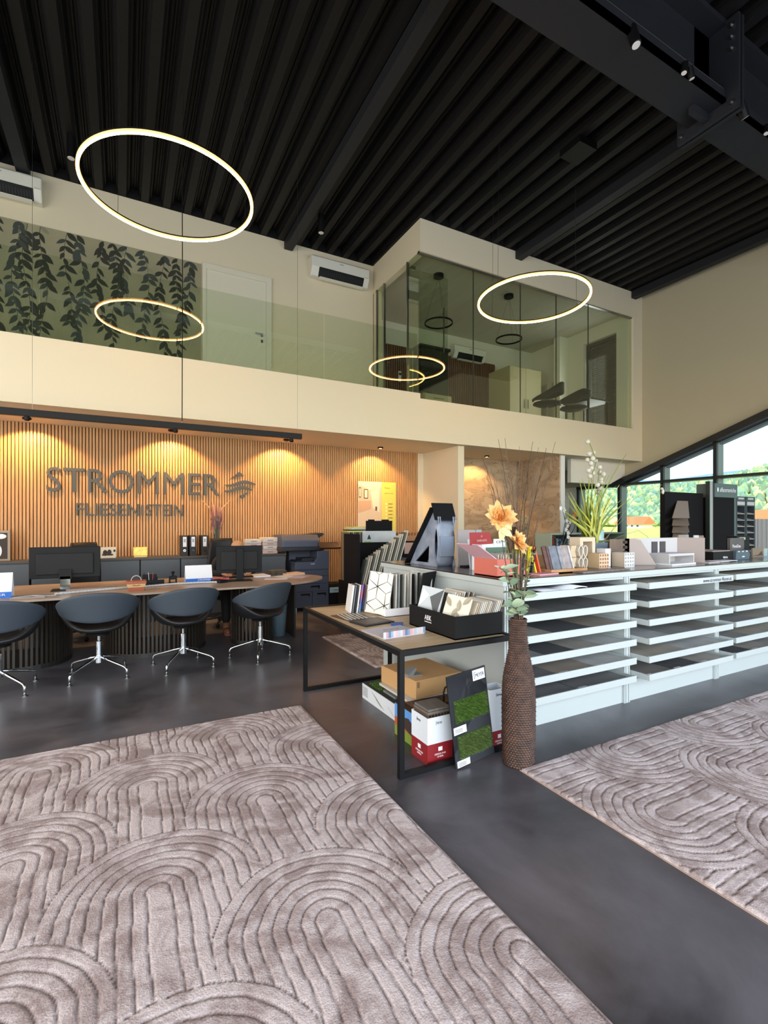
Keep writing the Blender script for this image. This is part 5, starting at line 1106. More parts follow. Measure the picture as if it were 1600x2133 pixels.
sprig([base, at(1076, 1270, 2.2), at(1066, 1262, 2.15), at(1056, 1262, 2.12)], 9, .075, .05, 'broad leaf sprig hanging low at the vase neck', 6)
sprig([base, at(1088, 1180, 2.3), at(1094, 1120, 2.32), at(1092, 1068, 2.32)], 26, .035, .022, 'small leaved sprig behind the peach flowers, higher one', 3, [mat('sprig_green', (120, 146, 110), .6), mat('sprig_dk', (70, 92, 72), .6), mat('sprig_cream', (204, 200, 160), .6)])
sprig([base, at(1094, 1230, 2.25), at(1104, 1180, 2.25), at(1110, 1150, 2.25)], 20, .03, .02, 'small leaved sprig right of the peach flowers', 4, [MATS['sprig_green'], MATS['sprig_dk'], mat('sprig_yellow', (206, 196, 84), .6)])
sprig([base, at(1060, 1225, 2.2), at(1052, 1190, 2.18), at(1040, 1182, 2.17)], 10, .045, .02, 'thin dark green sprig reaching left over the counter corner', 5)
for i in range(7):
    e = at(1070+5*i, 1125+8*(i % 3), 2.27+.02*i)
    tag(B().tube([(VX+.01*(i-3), VY+.01*(i % 3), .88), tuple(e)], .0035, 5).mk('flower_stem', twl), 'dark thin stem rising from the vase between the flowers, %s from the left' % ORD[i], 'stem', 'dark stems in the woven vase')
# ------------------------------------------------------------------ on the counter
ZC = 1.106
# A-shaped tile display
ad = thing('tile_trestle', 'A-shaped grey marbled display trestle with stepped black slabs on the counter end', 'display stand', (2.62, 3.85, ZC))
gmb = mat('grey_marbled', (150, 158, 172), .5, c2=(112, 122, 142), scale=9)
def side(x0, x1):
    b = B(); b.ext([(4.16, ZC), (4.10, ZC), (3.70, 1.60), (3.68, 1.60), (3.66, 1.52), (3.715, 1.30), (3.70, ZC), (3.78, ZC), (3.795, 1.30), (3.98, ZC+.035), (3.80, ZC+.035), (3.80, ZC)][:0] or [(4.12, ZC), (3.70, 1.66), (3.655, 1.56), (3.70, 1.38), (3.70, 1.25), (3.66, ZC), (3.77, ZC), (3.79, ZC+.03), (3.78, 1.30), (4.02, ZC+.03), (3.79, ZC+.03), (3.77, ZC)], 'x', x0, x1); return b
side(2.50, 2.512).mk('side_panel', gmb, ad); side(2.70, 2.712).mk('side_panel', gmb, ad)
def fr_f(u, v): z = ZC+v*.42; return (2.512+.188*u, 3.69-.03*math.cos((v-.5)*3.0)+.035*(v-.5)**2, z)
B().grid(fr_f, 4, 12).mk('curved_front', gmb, ad, smooth=True, solid=.006)
B().box(2.53, 2.68, 3.64, 3.655, 1.2, 1.38).mk('front_recess', mat('marbled_blue', (130, 142, 160), .5), ad)
B().ext([(3.64, 1.53), (3.70, 1.685), (3.712, 1.683), (3.652, 1.527)], 'x', 2.475, 2.705).mk('header_slab', mat('black_slab', (8, 8, 9), .5, spec=.3), ad)
for x in (2.50, 2.52, 2.665, 2.685): B().ext([(3.63, 1.50), (3.635, 1.56), (3.645, 1.56), (3.645, 1.5)], 'x', x, x+.008).mk('hook', gmb, ad)
for i in range(19):
    f = i/18; y = 3.72+.42*f; z = 1.60-.49*f
    o = B(Matrix.Translation((2.45, y, z)) @ Matrix.Rotation(R(36), 4, 'X')).box(0, .26, -.006, .006, .0, .05).mk('slab', MATS['black_slab'])
    o2 = o; tag(o2, 'black tile slab on the stepped slope of the A-shaped stand, %s from the top' % ORD[i], 'tile', 'black slabs on the A-shaped stand')
t = thing('acrylic_stand', 'tall thin grey panel stand behind the red box on the counter', 'display stand', (2.82, 3.6, ZC))
B().box(2.68, 2.88, 3.58, 3.60, ZC, 1.44).mk('panel', mat('greige_panel', (160, 150, 148), .5), t); B().box(2.885, 2.95, 3.58, 3.60, ZC, 1.44).mk('panel_edge', mat('greyblue_panel', (150, 158, 166), .5), t); B().box(2.7, 2.93, 3.5, 3.62, ZC, ZC+.012).mk('foot', soft, t)
# red sample box with open lid
red = mat('coral_red', (206, 110, 94), .55); red2 = mat('lid_red', (178, 62, 62), .5)
rx = thing('sample_case', 'coral red sample case with its lid open on the counter', 'sample case', (2.55, 2.9, ZC))
b = B(); b.box(2.42, 2.70, 2.76, 2.765, ZC, ZC+.13); b.box(2.42, 2.70, 3.02, 3.025, ZC, ZC+.13); b.box(2.42, 2.425, 2.765, 3.02, ZC, ZC+.13); b.box(2.695, 2.70, 2.765, 3.02, ZC, ZC+.13); b.box(2.42, 2.7, 2.76, 3.025, ZC, ZC+.006); b.mk('case', red, rx)
T = Matrix.Translation((2.42, 3.02, ZC+.13)) @ Matrix.Rotation(R(-8), 4, 'Z')
b = B(); b.add([(2.42, 3.02, 1.236), (2.425, 2.77, 1.236), (2.27, 2.80, 1.345), (2.27, 3.05, 1.345)], [(0, 1, 2, 3)]); b.mk('lid_inner', mat('lid_pink', (226, 184, 196), .6), rx, solid=.006)
b = B(); b.add([(2.25, 2.86, 1.34), (2.56, 2.98, 1.34), (2.575, 3.03, 1.43), (2.285, 2.91, 1.43)], [(0, 1, 2, 3)]); b.mk('lid_flap', red2, rx, solid=.006)
tt = B(Matrix.Translation((2.33, 2.882, 1.362)) @ Matrix.Rotation(R(21), 4, 'Z')); tt.text('FARBKARTE', 'y-', 0, 0, 0, .15, .016, .001); tt.text('o', 'y-', .065, .002, .032, .02, .014, .001); tt.mk('lid_lettering', mat('lid_ink', (226, 170, 166), .6), rx)
for i in range(9):
    o = B(Matrix.Translation((2.455+.026*i, 2.80, ZC+.01)) @ Matrix.Rotation(R(4), 4, 'Y')).box(0, .006, 0, .2, 0, .15).mk('sample_card', ccol[(0, 1, 0, 3, 0, 4, 0, 1, 0)[i]]); tag(o, 'narrow card standing in the coral red case, %s from the left' % ORD[i], 'sample card', 'cards in the coral red case')
t = thing('card_holder', 'white display box with a green front and black title card behind the red case', 'display box', (2.74, 3.2, ZC)); B().box(2.60, 2.86, 3.15, 3.28, ZC, 1.33).mk('box', paper, t)
B().box(2.64, 2.84, 3.13, 3.15, 1.20, 1.30).mk('green_front', mat('sage_green', (98, 130, 110), .6), t); B().box(2.72, 2.86, 3.14, 3.15, 1.31, 1.37).mk('title_card', paper, t)
b = B(); b.text('CEVI', 'y-', 2.74, 3.138, 1.335, .09, .02, .001); b.mk('title_print', ink, t)
for i, (x, c_) in enumerate(((2.60, (196, 198, 206)), (2.70, (210, 210, 206)))):
    tag(B(Matrix.Translation((x, 3.3, ZC)) @ Matrix.Rotation(R(-8), 4, 'X')).box(0, .085, 0, .008, 0, .26).mk('swatch_board', mat('swatch%d' % i, c_, .6)), 'pale swatch board standing behind the red case, '+('left' if i == 0 else 'right')+' of two', 'sample board', 'pale swatch boards')
# yellow and orange magazines in a leaning stack behind the flower stems
for i, (x, c_, l) in enumerate(((2.74, (222, 214, 40), 'yellow'), (2.78, (40, 40, 44), 'black and yellow'), (2.83, (226, 200, 40), 'bright yellow'), (2.875, (226, 90, 56), 'orange red'))):
    o = B(Matrix.Translation((x, 2.78, ZC)) @ Matrix.Rotation(R(-18 if i > 1 else 10), 4, 'Y')).box(0, .012, 0, .2, 0, .22).mk('brochure', mat('bro%d' % i, c_, .5)); tag(o, l+' brochure leaning behind the flower stems on the counter', 'brochure', 'bright brochures on the counter')
slab('brochure_pile', rect(2.86, 2.74, .22, .12, 5), ZC, ZC+.012, mat('pink_mag', (206, 150, 156), .5), 'thin pink and red brochures lying at the counter edge beside the vase', 'brochures')
# wooden tray with stone samples
t = thing('wooden_tray', 'light wooden tray holding upright stone samples on the counter', 'tray', (3.14, 2.86, ZC)); wt_ = mat('tray_wood', (196, 148, 98), .5, c2=(170, 124, 78), scale=4, stretch=(1, 8, 1))
b = B(); b.box(2.95, 3.36, 2.74, 2.755, ZC, ZC+.03); b.box(2.95, 3.36, 3.02, 3.035, ZC, ZC+.03); b.box(2.95, 2.965, 2.755, 3.02, ZC, ZC+.03); b.box(3.345, 3.36, 2.755, 3.02, ZC, ZC+.03); b.box(2.95, 3.36, 2.74, 3.035, ZC, ZC+.008); b.mk('tray', wt_, t)
sc_ = [(96, 62, 54), (112, 78, 68), (116, 120, 132), (142, 144, 152), (158, 146, 144), (206, 208, 212)]
for i, (x, w_, c_) in enumerate(zip((2.975, 3.005, 3.045, 3.14, 3.17, 3.27), (.05, .03, .085, .03, .085, .015), sc_)):
    o = B(Matrix.Translation((x, 2.80, ZC+.01)) @ Matrix.Rotation(R(-14), 4, 'X') @ Matrix.Rotation(R(-4), 4, 'Y')).box(0, w_, 0, .016, 0, .205).mk('stone_sample', mat('stone%d' % i, c_, .5, var=.25, scale=22), bevel=.003)
    tag(o, ('dark brown', 'red brown', 'wide blue grey mottled', 'narrow grey', 'wide pinkish grey', 'narrow white')[i]+' stone sample standing in the wooden tray', 'stone sample', 'stone samples in the wooden tray')
# ceramic hollow blocks
cb = mat('ceramic_beige', (206, 178, 140), .6); cw = mat('ceramic_white', (226, 216, 200), .5); ch = mat('ceramic_inside', (120, 88, 66), .7)
def lattice(x0, x1, y0, y1, z0, z1, nx, nz, label, body, face, hole):
    t = thing('breeze_block', label, 'ceramic block', ((x0+x1)/2, (y0+y1)/2, z0), group='ceramic breeze blocks')
    b = B(); fx = (x1-x0); fz = z1-z0; px_ = fx/nx; pz = fz/nz; tk = .18
    for i in range(nx+1): xx = x0+px_*i; b.box(max(x0, xx-px_*tk), min(x1, xx+px_*tk), y0, y1, z0, z1)
    for k in range(nz+1):
        zz = z0+pz*k
        for i in range(nx): b.box(x0+px_*i+px_*tk, x0+px_*(i+1)-px_*tk, y0, y1, max(z0, zz-pz*tk), min(z1, zz+pz*tk))
    b.mk('block', face, t); B().box(x0+.003, x1-.003, y1-.012, y1-.002, z0+.003, z1-.003).mk('block_inside', hole, t)
    B().box(x0-.002, x0, y0, y1, z0, z1).mk('block_side', body, t)
lattice(3.66, 3.785, 2.86, 2.98, ZC, 1.235, 4, 4, 'peach ceramic block with four by four square holes on the counter', cb, mat('ceramic_pinkish', (226, 190, 160), .5), ch)
lattice(3.97, 4.105, 2.84, 2.97, ZC, 1.235, 4, 4, 'white ceramic block with four by four square holes on the counter', mat('ceramic_grey_side', (196, 180, 160), .6), mat('ceramic_purewhite', (232, 234, 234), .4), mat('hole_grey', (120, 130, 134), .6))
t = thing('arch_block', 'tall pale ceramic frame block with one long opening behind the peach block', 'ceramic block', (3.68, 3.05, ZC))
b = B(); b.box(3.585, 3.625, 3.0, 3.12, ZC, 1.375); b.box(3.745, 3.785, 3.0, 3.12, ZC, 1.375); b.box(3.625, 3.745, 3.0, 3.12, 1.335, 1.375); b.box(3.625, 3.745, 3.0, 3.12, ZC, 1.14); b.mk('frame', mat('ceramic_cream', (214, 196, 170), .5), t, bevel=.004)
for k in (0, 1):
    t = thing('honeycomb_block', 'pale ceramic block with curved honeycomb cells, %s of two stacked' % ('lower', 'upper')[k], 'ceramic block', (3.44, 2.98, ZC+.1*k), group='honeycomb ceramic blocks'); z0 = ZC+.103*k
    b = B()
    for cx in (3.475, 3.53):
        P = [(cx+.027*math.cos(a)*(1 if math.sin(a) > 0 else .8), z0+.05+.048*math.sin(a)) for a in [2*math.pi*j/16 for j in range(17)]]
        for (a0, z_a), (a1_, z_b) in zip(P, P[1:]): b.tube([(a0, 2.90, z_a), (a1_, 2.90, z_b)], .0045, 5); b.add([(a0, 2.90, z_a), (a1_, 2.90, z_b), (a1_, 3.0, z_b), (a0, 3.0, z_a)], [(0, 1, 2, 3)])
    b.mk('cells', cw, t); B().ext([(3.385, z0), (3.445, z0), (3.43, z0+.05), (3.448, z0+.1), (3.385, z0+.1), (3.37, z0+.05)], 'y', 2.92, 3.05).mk('block_side', mat('ceramic_tan', (206, 184, 152), .6), t, bevel=.004)
slab('flat_sample', rect(3.50, 2.71, .62, .10, 3), ZC, ZC+.010, mat('flat_grey', (120, 108, 106), .4, var=.3, scale=20), 'thin dark patterned sample lying before the ceramic blocks', 'sample')
tag(B().box(3.86, 3.93, 2.95, 3.05, ZC, 1.27).mk('white_block', paper, bevel=.003), 'plain white upright block between the two lattice blocks', 'block')
# plants on the counter
def blades(cx, cy, z0, specs, w_, m_, name, label, cat):
    b = B()
    for i, e in enumerate(specs):
        s_ = Vector((cx+.05*math.cos(i*2.4), cy+.05*math.sin(i*2.4), z0)); e = Vector(e); k = 8; sd = (e-s_).cross(Vector((0, 1, 0))).normalized()
        out = Vector((e.x-s_.x, 0, 0)); P = []
        for j in range(k+1): f = j/k; q_ = s_.lerp(e, f)-out*.35*math.sin(math.pi*f)*.6; P.append(q_)
        vs = []; 
        for j, q_ in enumerate(P): ww = w_*(1-(j/k)**1.6)*.5+.0008; vs += [q_-sd*ww, q_+Vector((0, -.004, 0)), q_+sd*ww]
        b.add(vs, [(j*3+c_, j*3+c_+1, j*3+c_+4, j*3+c_+3) for j in range(k) for c_ in (0, 1)], i % 3)
    return tag(b.mk(name, m_, smooth=True), label, cat)
t = thing('grey_pot', 'square pale blue grey planter behind the arch block on the counter', 'planter', (4.32, 3.45, ZC)); b = B(); rb(b, 4.30, 3.45, ZC, 1.30, .09, .11, .09, .11); b.mk('pot', mat('blue_pot', (142, 158, 172), .5), t, bevel=.005)
lime = [mat('blade_lime', (166, 170, 60), .5), mat('blade_green', (120, 130, 48), .5), mat('blade_yellow', (196, 196, 96), .5)]
rr = random.Random(12); ends = []
for i in range(46): 
    a = rr.uniform(-1, 1); ends.append(at(1232+62*a+rr.uniform(-6, 6), 1000+70*abs(a)+rr.uniform(-45, 80), 3.45+rr.uniform(-.15, .15)))
ends += [at(1305, 945, 3.4), at(1290, 1010, 3.4), at(1207, 1000, 3.45), at(1318, 1035, 3.4)]
blades(4.30, 3.45, 1.28, ends, .036, lime, 'grass_plant', 'tall lime green artificial grass in the pale blue planter', 'plant')
for nm, pts, l in (('a', [(1224, 920), (1236, 943), (1227, 945), (1224, 958), (1235, 955), (1240, 960), (1231, 965), (1232, 975), (1226, 980), (1235, 985), (1229, 992)], 'left'), ('b', [(1249, 973), (1249, 985), (1257, 988), (1252, 998), (1245, 1010), (1253, 1005), (1252, 1018), (1245, 1025)], 'right')):
    t = thing('pompom_stem', 'stem with white fluffy ball flowers rising from the lime grass, %s one' % l, 'flower', tuple(at(pts[-1][0], 1130, 3.45)), group='white ball flower stems')
    P = [at(1236, 1130, 3.45)]+[at(p_[0]+(3 if l == 'left' else 0), p_[1], 3.45) for p_ in pts[::-1]]
    B().tube([P[0], P[1], P[len(P)//2], P[-1]], .004, 5).mk('stem', lime[1], t)
    b = B()
    for i, p_ in enumerate(pts): q_ = at(p_[0], p_[1], 3.42+.05*(i % 2)); b.ell(q_, (.025, .025, .025), 12, 8)
    b.mk('blossoms', mat('pompom', (224, 220, 200), .9, bump=1.0, bscale=200), t, smooth=True)
for i, (p0, p1, p2) in enumerate((((1255, 1130), (1300, 1080), (1400, 1012)), ((1255, 1135), (1320, 1040), (1378, 1010)), ((1262, 1130), (1330, 1105), (1365, 1140)))):
    t = thing('thin_spray', 'thin curved spray reaching right from the lime grass, %s' % ('longest one ending in a white blossom', 'upper one', 'drooping one')[i], 'twig', tuple(at(*p0, 3.4)), group='thin sprays from the grass planter')
    A, Bq, D = at(*p0, 3.4), at(*p1, 3.35), at(*p2, 3.3); B().tube([A, A.lerp(Bq, .5)+Vector((0, 0, .01)), Bq, Bq.lerp(D, .5)+Vector((0, 0, .015 if i < 2 else .03)), D], .002, 5).mk('stem', mat('spray_grey', (130, 132, 110), .6), t)
    if i == 0: B().ell(at(1381, 1024, 3.3), (.015, .015, .03), 10, 8).ell(at(1379, 1018, 3.3), (.018, .015, .014), 10, 8).mk('blossom', MATS['pompom'], t, smooth=True)
t = thing('orchid_pot', 'dark vase with white orchid, orange lily and black twigs left of the lime grass', 'plant', (4.1, 3.7, ZC))
B().lathe([(.04, ZC), (.055, ZC+.05), (.04, ZC+.13), (.045, ZC+.15)], 20, (4.12, 3.7)).mk('vase', mat('green_vase', (60, 74, 64), .4), t, smooth=True)
b = B()
for i, (ex, ey) in enumerate(((1187, 1025), (1190, 1035), (1197, 1040), (1167, 1042), (1203, 1075), (1185, 1060), (1193, 1050))): b.tube([(4.12, 3.7, ZC+.1), at((1188+ex)/2, (1120+ey)/2+5, 3.7), at(ex, ey, 3.7)], [.005, .003, .0012], 5)
b.mk('twigs', soft, t)
b = B(); b.tube([(4.12, 3.7, ZC+.1), at(1180, 1090, 3.7), at(1172, 1065, 3.7), at(1180, 1070, 3.65), at(1181, 1110, 3.65)], .002, 5, 1)
for q_ in ((1167, 1059), (1174, 1063), (1179, 1085), (1181, 1095), (1178, 1103), (1182, 1110), (1182, 1118), (1205, 1082), (1193, 1078), (1186, 1088)):
    for k in range(5): a = k*1.256; b.leaf(at(q_[0], q_[1], 3.64), (math.cos(a), -.3, math.sin(a)), (0, -1, 0), .03, .022, .1, 0, 4)
b.mk('orchid_blossoms', [mat('orchid_white', (226, 226, 222), .6), mat('orchid_stem', (96, 112, 66), .6)], t, smooth=True)
b = B()
for k in range(6): a = k*1.047+.3; b.leaf(at(1198, 1070, 3.62), (math.cos(a), -.3, math.sin(a)), (0, -1, 0), .055, .022, -.2, 0, 5)
b.mk('lily_blossom', mat('lily_orange', (206, 130, 50), .6), t, smooth=True)
b = B(); rr = random.Random(2)
for k in range(60): a = rr.uniform(0, 6.28); b.leaf((4.12+.05*math.cos(a), 3.68+.05*math.sin(a), ZC+.13+rr.uniform(0, .1)), (math.cos(a), math.sin(a), rr.uniform(-.3, .8)), (0, 0, 1), .05, .018, -.2, k % 2, 4)
b.mk('foliage', [MATS['sprig_dk'], MATS['sprig_green']], t, smooth=True)
t = thing('pillar_lamp_glass', 'pale green glass cylinder behind the grey sample stand', 'glass cylinder', (4.95, 3.9, ZC)); B().lathe([(.075, ZC), (.075, 1.42), (.065, 1.43)], 24, (4.95, 3.9)).mk('cylinder', mat('aqua_glass', (170, 206, 200), .15), t, smooth=True)
B().lathe([(.07, ZC+.2), (.078, ZC+.2), (.078, ZC+.21), (.07, ZC+.21)], 24, (4.95, 3.9)).mk('band', paper, t)
# L shaped grey sample stand and boards
grg = mat('greige_board', (166, 154, 140), .6); g2 = mat('grey_lightboard', (196, 194, 194), .6)
t = thing('open_sample_case', 'large open greige sample case with two dark swatches and white sheets on the counter', 'sample case', (4.65, 2.95, ZC))
B().ext([(4.20, ZC), (4.47, ZC), (4.33, 1.33), (4.30, 1.355), (4.20, 1.355)], 'y', 2.98, 3.0).ext([(3.0, ZC), (3.0, 1.355), (2.98, 1.355), (2.98, ZC)], 'x', 4.2, 5.0).mk('side_and_back', g2, t)
B(Matrix.Translation((4.98, 3.0, ZC)) @ Matrix.Rotation(R(-62), 4, 'Z')).box(0, .26, 0, .012, 0, .25).mk('right_flap', grg, t)
B(Matrix.Translation((4.22, 2.99, ZC)) @ Matrix.Rotation(R(-35), 4, 'Z')).ext([(0, 0), (.26, 0), (.12, .235), (.06, .25), (0, .25)], 'y', 0, .008).mk('left_flap', grg, t)
for x in (4.57, 4.70): B().box(x, x+.085, 2.972, 2.98, 1.21, 1.32).mk('dark_swatch', mat('swatch_dark', (70, 66, 70), .6), t)
t = thing('white_shelf', 'small white stepped paper rack with sheets in front of the open sample case', 'paper rack', (4.68, 2.85, ZC)); B().box(4.50, 4.90, 2.76, 2.96, 1.19, 1.205).box(4.50, 4.512, 2.76, 2.96, ZC, 1.19).box(4.888, 4.9, 2.76, 2.96, ZC, 1.19).box(4.5, 4.9, 2.94, 2.96, ZC, 1.19).mk('rack', g2, t)
slab('paper_sheet', rect(4.70, 2.82, .42, .16, 3), ZC, ZC+.014, paper, 'white catalogues lying inside the small stepped paper rack', 'catalogues'); slab('paper_sheet', rect(4.70, 2.86, .38, .2, -3), 1.206, 1.212, mat('sheet_lilac', (216, 212, 222), .6), 'pale sheet lying on top of the small stepped paper rack', 'paper')
t = thing('profile_sample', 'brown wavy profile sample standing left of the open sample case', 'sample', (4.13, 2.95, ZC))
B().ext([(4.06, 3.06), (4.16, 2.98), (4.175, 3.0), (4.075, 3.08)], 'z', ZC, 1.35).mk('panel', mat('wood_sample', (120, 98, 80), .5, c2=(86, 68, 54), scale=5, stretch=(6, 6, 1)), t)
b = B()
for k in range(5): b.box(4.15, 4.185, 2.965, 2.985, ZC+.012+.048*k, ZC+.038+.048*k)
b.mk('teeth', mat('teeth_brown', (66, 50, 40), .6), t)
tag(B().ext([(5.10+.05*math.cos(a), ZC+.075+.075*math.sin(a)) for a in [2*math.pi*j/24 for j in range(24)]], 'y', 3.1, 3.13).mk('round_sample', paper), 'white round disc standing right of the greige sample case', 'disc')
slab('magazine', rect(5.30, 2.82, .42, .16, 3), ZC, ZC+.008, mat('mag_pinkgrey', (206, 196, 200), .4), 'glossy pinkish magazine lying at the front counter edge', 'magazine'); slab('magazine', rect(5.45, 2.78, .3, .12, 0), ZC+.0085, ZC+.013, paper, 'white leaflet lying on the glossy magazine', 'leaflet')
# black case with swatches etc at the right
t = thing('black_case', 'low black sample case with a blue grey front at the right of the counter', 'sample case', (5.8, 2.95, ZC))
B().box(5.42, 5.80, 2.86, 3.2, ZC, ZC+.095).mk('case', soft, t); B().box(5.44, 5.78, 2.88, 3.18, ZC+.095, ZC+.103).mk('insert', grg, t)
b = B(); b.ext([(5.81, ZC), (6.08, ZC), (6.10, ZC+.05), (6.07, ZC+.10), (5.83, ZC+.10), (5.815, ZC+.05)], 'y', 2.84, 2.88); b.mk('grey_front', mat('slate_front', (76, 92, 102), .5), t)
b = B()
for k in range(3): b.ell((5.87+.08*k, 2.838, ZC+.088), (.018, .003, .006), 10, 6)
b.text('VEROLA', 'y-', 5.60, 2.859, ZC+.022, .09, .022, .001); b.ell((5.96, 2.838, ZC+.032), (.03, .003, .007), 10, 6); b.mk('case_print', paper, t)
for i, (x0, x1, y, z1, c_, l) in enumerate(((5.47, 5.60, 3.25, 1.37, (150, 138, 130), 'taupe upright board behind the black case, left'), (5.60, 5.68, 3.26, 1.37, (150, 148, 152), 'grey upright board behind the black case, right'), (5.86, 5.95, 3.3, 1.36, (206, 206, 208), 'white upright board right of the tall black panel'), (5.955, 6.09, 3.32, 1.355, (140, 122, 104), 'brown mottled upright board right of the white one'))):
    tag(B().box(x0, x1, y, y+.012, ZC, z1).mk('upright_board', mat('ub%d' % i, c_, .6)), l, 'sample board', 'upright boards on the right counter part')
t = thing('grey_folder', 'dark grey upright folder with white lettering at the right of the counter', 'folder', (6.24, 3.05, ZC)); B().box(6.10, 6.40, 3.04, 3.07, ZC, 1.33).mk('folder', mat('folder_grey', (84, 80, 80), .5, var=.15, scale=8), t); B().text('PieraDue', 'y-', 6.15, 3.0385, 1.22, .17, .035, .001).mk('lettering', paper, t)
t = thing('black_display_box', 'black box with a pale label standing behind the stone print at the right edge', 'display box', (6.66, 3.2, ZC)); B().box(6.53, 6.82, 3.18, 3.3, ZC, 1.345).mk('box', soft, t); B().box(6.58, 6.72, 3.178, 3.18, 1.30, 1.33).mk('label', mat('pale_label', (186, 184, 170), .5), t)
t = thing('stone_print_card', 'brown card with a rock picture at the right end of the counter', 'card', (6.5, 2.95, ZC)); B().box(6.37, 6.62, 2.94, 2.955, ZC, 1.215).mk('card', mat('rock_brown', (124, 108, 92), .5), t); B().ext([(6.38, ZC+.02), (6.5, ZC+.03), (6.57, ZC+.07), (6.6, ZC+.02)], 'y', 2.937, 2.94).mk('rock_shape', mat('rock_dark', (70, 58, 48), .6), t)
tag(B().box(6.66, 6.8, 2.98, 3.0, ZC, 1.2).mk('clear_card', mat('aqua_card', (150, 170, 176), .3)), 'pale aqua card beside the stone print card at the right end', 'card')
# ------------------------------------------------------------------ tall black tile displays behind the counter
pb = mat('display_black', (22, 20, 22), .85, spec=.2)
t = thing('tile_display_stand', 'wide black upright display panel with five hanging tile flaps behind the counter', 'display panel', (8.0, 4.7, 0)); B().box(7.55, 8.60, 4.70, 4.78, 0, 2.0).mk('panel', pb, t)
for i, (z0, z1) in enumerate(((1.58, 1.86), (1.47, 1.575), (1.36, 1.465), (1.25, 1.355), (1.13, 1.245))):
    o = B().add([(7.44, 4.52, z0), (7.89, 4.52, z0), (8.16, 4.70, z1), (7.87 if i == 0 else 7.76, 4.70, z1)], [(0, 1, 2, 3)]).mk('tile_flap', mat('flap_brown', (132, 116, 102), .5), solid=.012)
    tag(o, 'greige tile flap on the wide black panel, %s from the top' % ORD[i], 'tile', 'tile flaps on the black panel')
t = thing('panel_divider', 'tall pale metal post between the two black display panels', 'post', (8.63, 4.62, 0)); B().box(8.62, 8.70, 4.60, 4.66, 0, 2.20).mk('post', mat('post_grey', (166, 166, 166), .4), t); B().box(8.60, 8.62, 4.60, 4.66, 0, 2.20).box(8.70, 8.72, 4.6, 4.66, 0, 2.20).mk('post_edge', mat('dkgreen_edge', (34, 42, 40), .4), t)
t = thing('tile_display_tower', 'black display tower with a grey green header and white brand lettering', 'display tower', (9.05, 4.6, 0)); B().box(8.73, 9.36, 4.6, 4.9, 0, 1.94).mk('tower', pb, t); B().box(8.73, 9.42, 4.58, 4.88, 1.94, 2.17).box(9.36, 9.42, 4.6, 4.88, 0, 1.94).mk('header', mat('header_grey', (86, 102, 102), .5), t)
b = B(); b.text('alfaceramiche', 'y-', 8.87, 4.578, 2.03, .50, .075, .002); b.ell((8.81, 4.576, 2.065), (.025, .003, .04), 10, 6); b.mk('header_lettering', paper, t)
for k, (a, c_) in enumerate(((9.43, 9.73), (9.75, 10.05))):
    t = thing('tile_rack', 'narrow slate rack of sloping tile slots, %s of the two by the windows' % ('left', 'right')[k], 'rack', ((a+c_)/2, 4.7, 0), group='narrow slot racks'); sl3 = mat('rack_slate', (52, 60, 68), .5)
    B().box(a, a+.03, 4.6, 4.85, 0, 1.97).box(c_-.03, c_, 4.6, 4.85, 0, 1.97).box(a+.03, c_-.03, 4.83, 4.85, 0, 1.97).box(a+.03, c_-.03, 4.6, 4.62, 1.80, 1.97).mk('frame', sl3, t)
    B().box(a+.06, c_-.06, 4.597, 4.6, 1.92, 1.95).box(a+.03, c_-.03, 4.597, 4.6, 1.82, 1.88).mk('labels', g2, t)
    for j in range(11):
        z = 1.70-.112*j; o = B().ext([(4.60, z-.04), (4.60, z-.028), (4.82, z+.042), (4.82, z+.03)], 'x', a+.032, c_-.032).mk('tile_shelf', mat('rack_tile', (176, 168, 160), .5), t)
t = thing('corrugated_screen', 'grey corrugated panel screen at the right picture edge', 'screen', (10.3, 4.6, 0)); b = B(); x = 10.10; P = []
while x < 10.7: P.append((x, 4.62+.03*math.sin(x*42))); x += .02
b.ext(P+[(p_[0], p_[1]+.02) for p_ in P[::-1]], 'z', 0, 1.58); b.mk('panel', mat('corrugate_grey', (110, 112, 112), .4, .3), t)
t = thing('framed_sample', 'small dark framed stone sample behind the greige case', 'framed sample', (6.7, 4.3, ZC)); B().box(6.45, 6.95, 4.30, 4.33, ZC, 1.29).mk('frame', soft, t); B().box(6.48, 6.92, 4.297, 4.30, 1.13, 1.27).mk('stone', mat('framed_stone', (128, 112, 94), .5, var=.4, scale=12), t)
# shelves with books behind the grass (far right corner)
t = thing('book_shelf', 'low pale green shelf unit with binders far behind the grass plant', 'shelf', (8.4, 6.9, 0))
wg = mat('shelf_pale', (176, 190, 170), .5); B().box(7.2, 9.4, 6.7, 7.1, 1.28, 1.31).box(7.2, 9.4, 7.08, 7.1, 0, 1.28).box(7.2, 7.23, 6.7, 7.08, 0, 1.28).box(9.37, 9.4, 6.7, 7.08, 0, 1.28).box(8.3, 8.33, 6.7, 7.08, 0, 1.28).box(7.23, 9.37, 6.7, 7.08, .92, .95).box(7.23, 9.37, 6.7, 7.08, .5, .53).mk('shelf', wg, t)
bc = [(130, 50, 44), (60, 36, 32), (160, 176, 176), (36, 60, 110), (30, 40, 70), (120, 130, 130), (70, 80, 84), (196, 200, 200)]
rr = random.Random(8); x = 7.27; i = 0
while x < 9.3 and i < 26:
    w_ = rr.uniform(.05, .08); 
    if not 8.24 < x < 8.34: tag(B().box(x, x+w_-.006, 6.73, 7.0, .95, .95+rr.uniform(.24, .3)).mk('binder', mat('bk%d' % (i % 8), bc[i % 8], .5)), 'binder on the pale green shelf far behind the grass plant, %s from the left' % ORD[i], 'binder', 'binders on the pale green shelf'); i += 1
    else: x = 8.34; continue
    x += w_
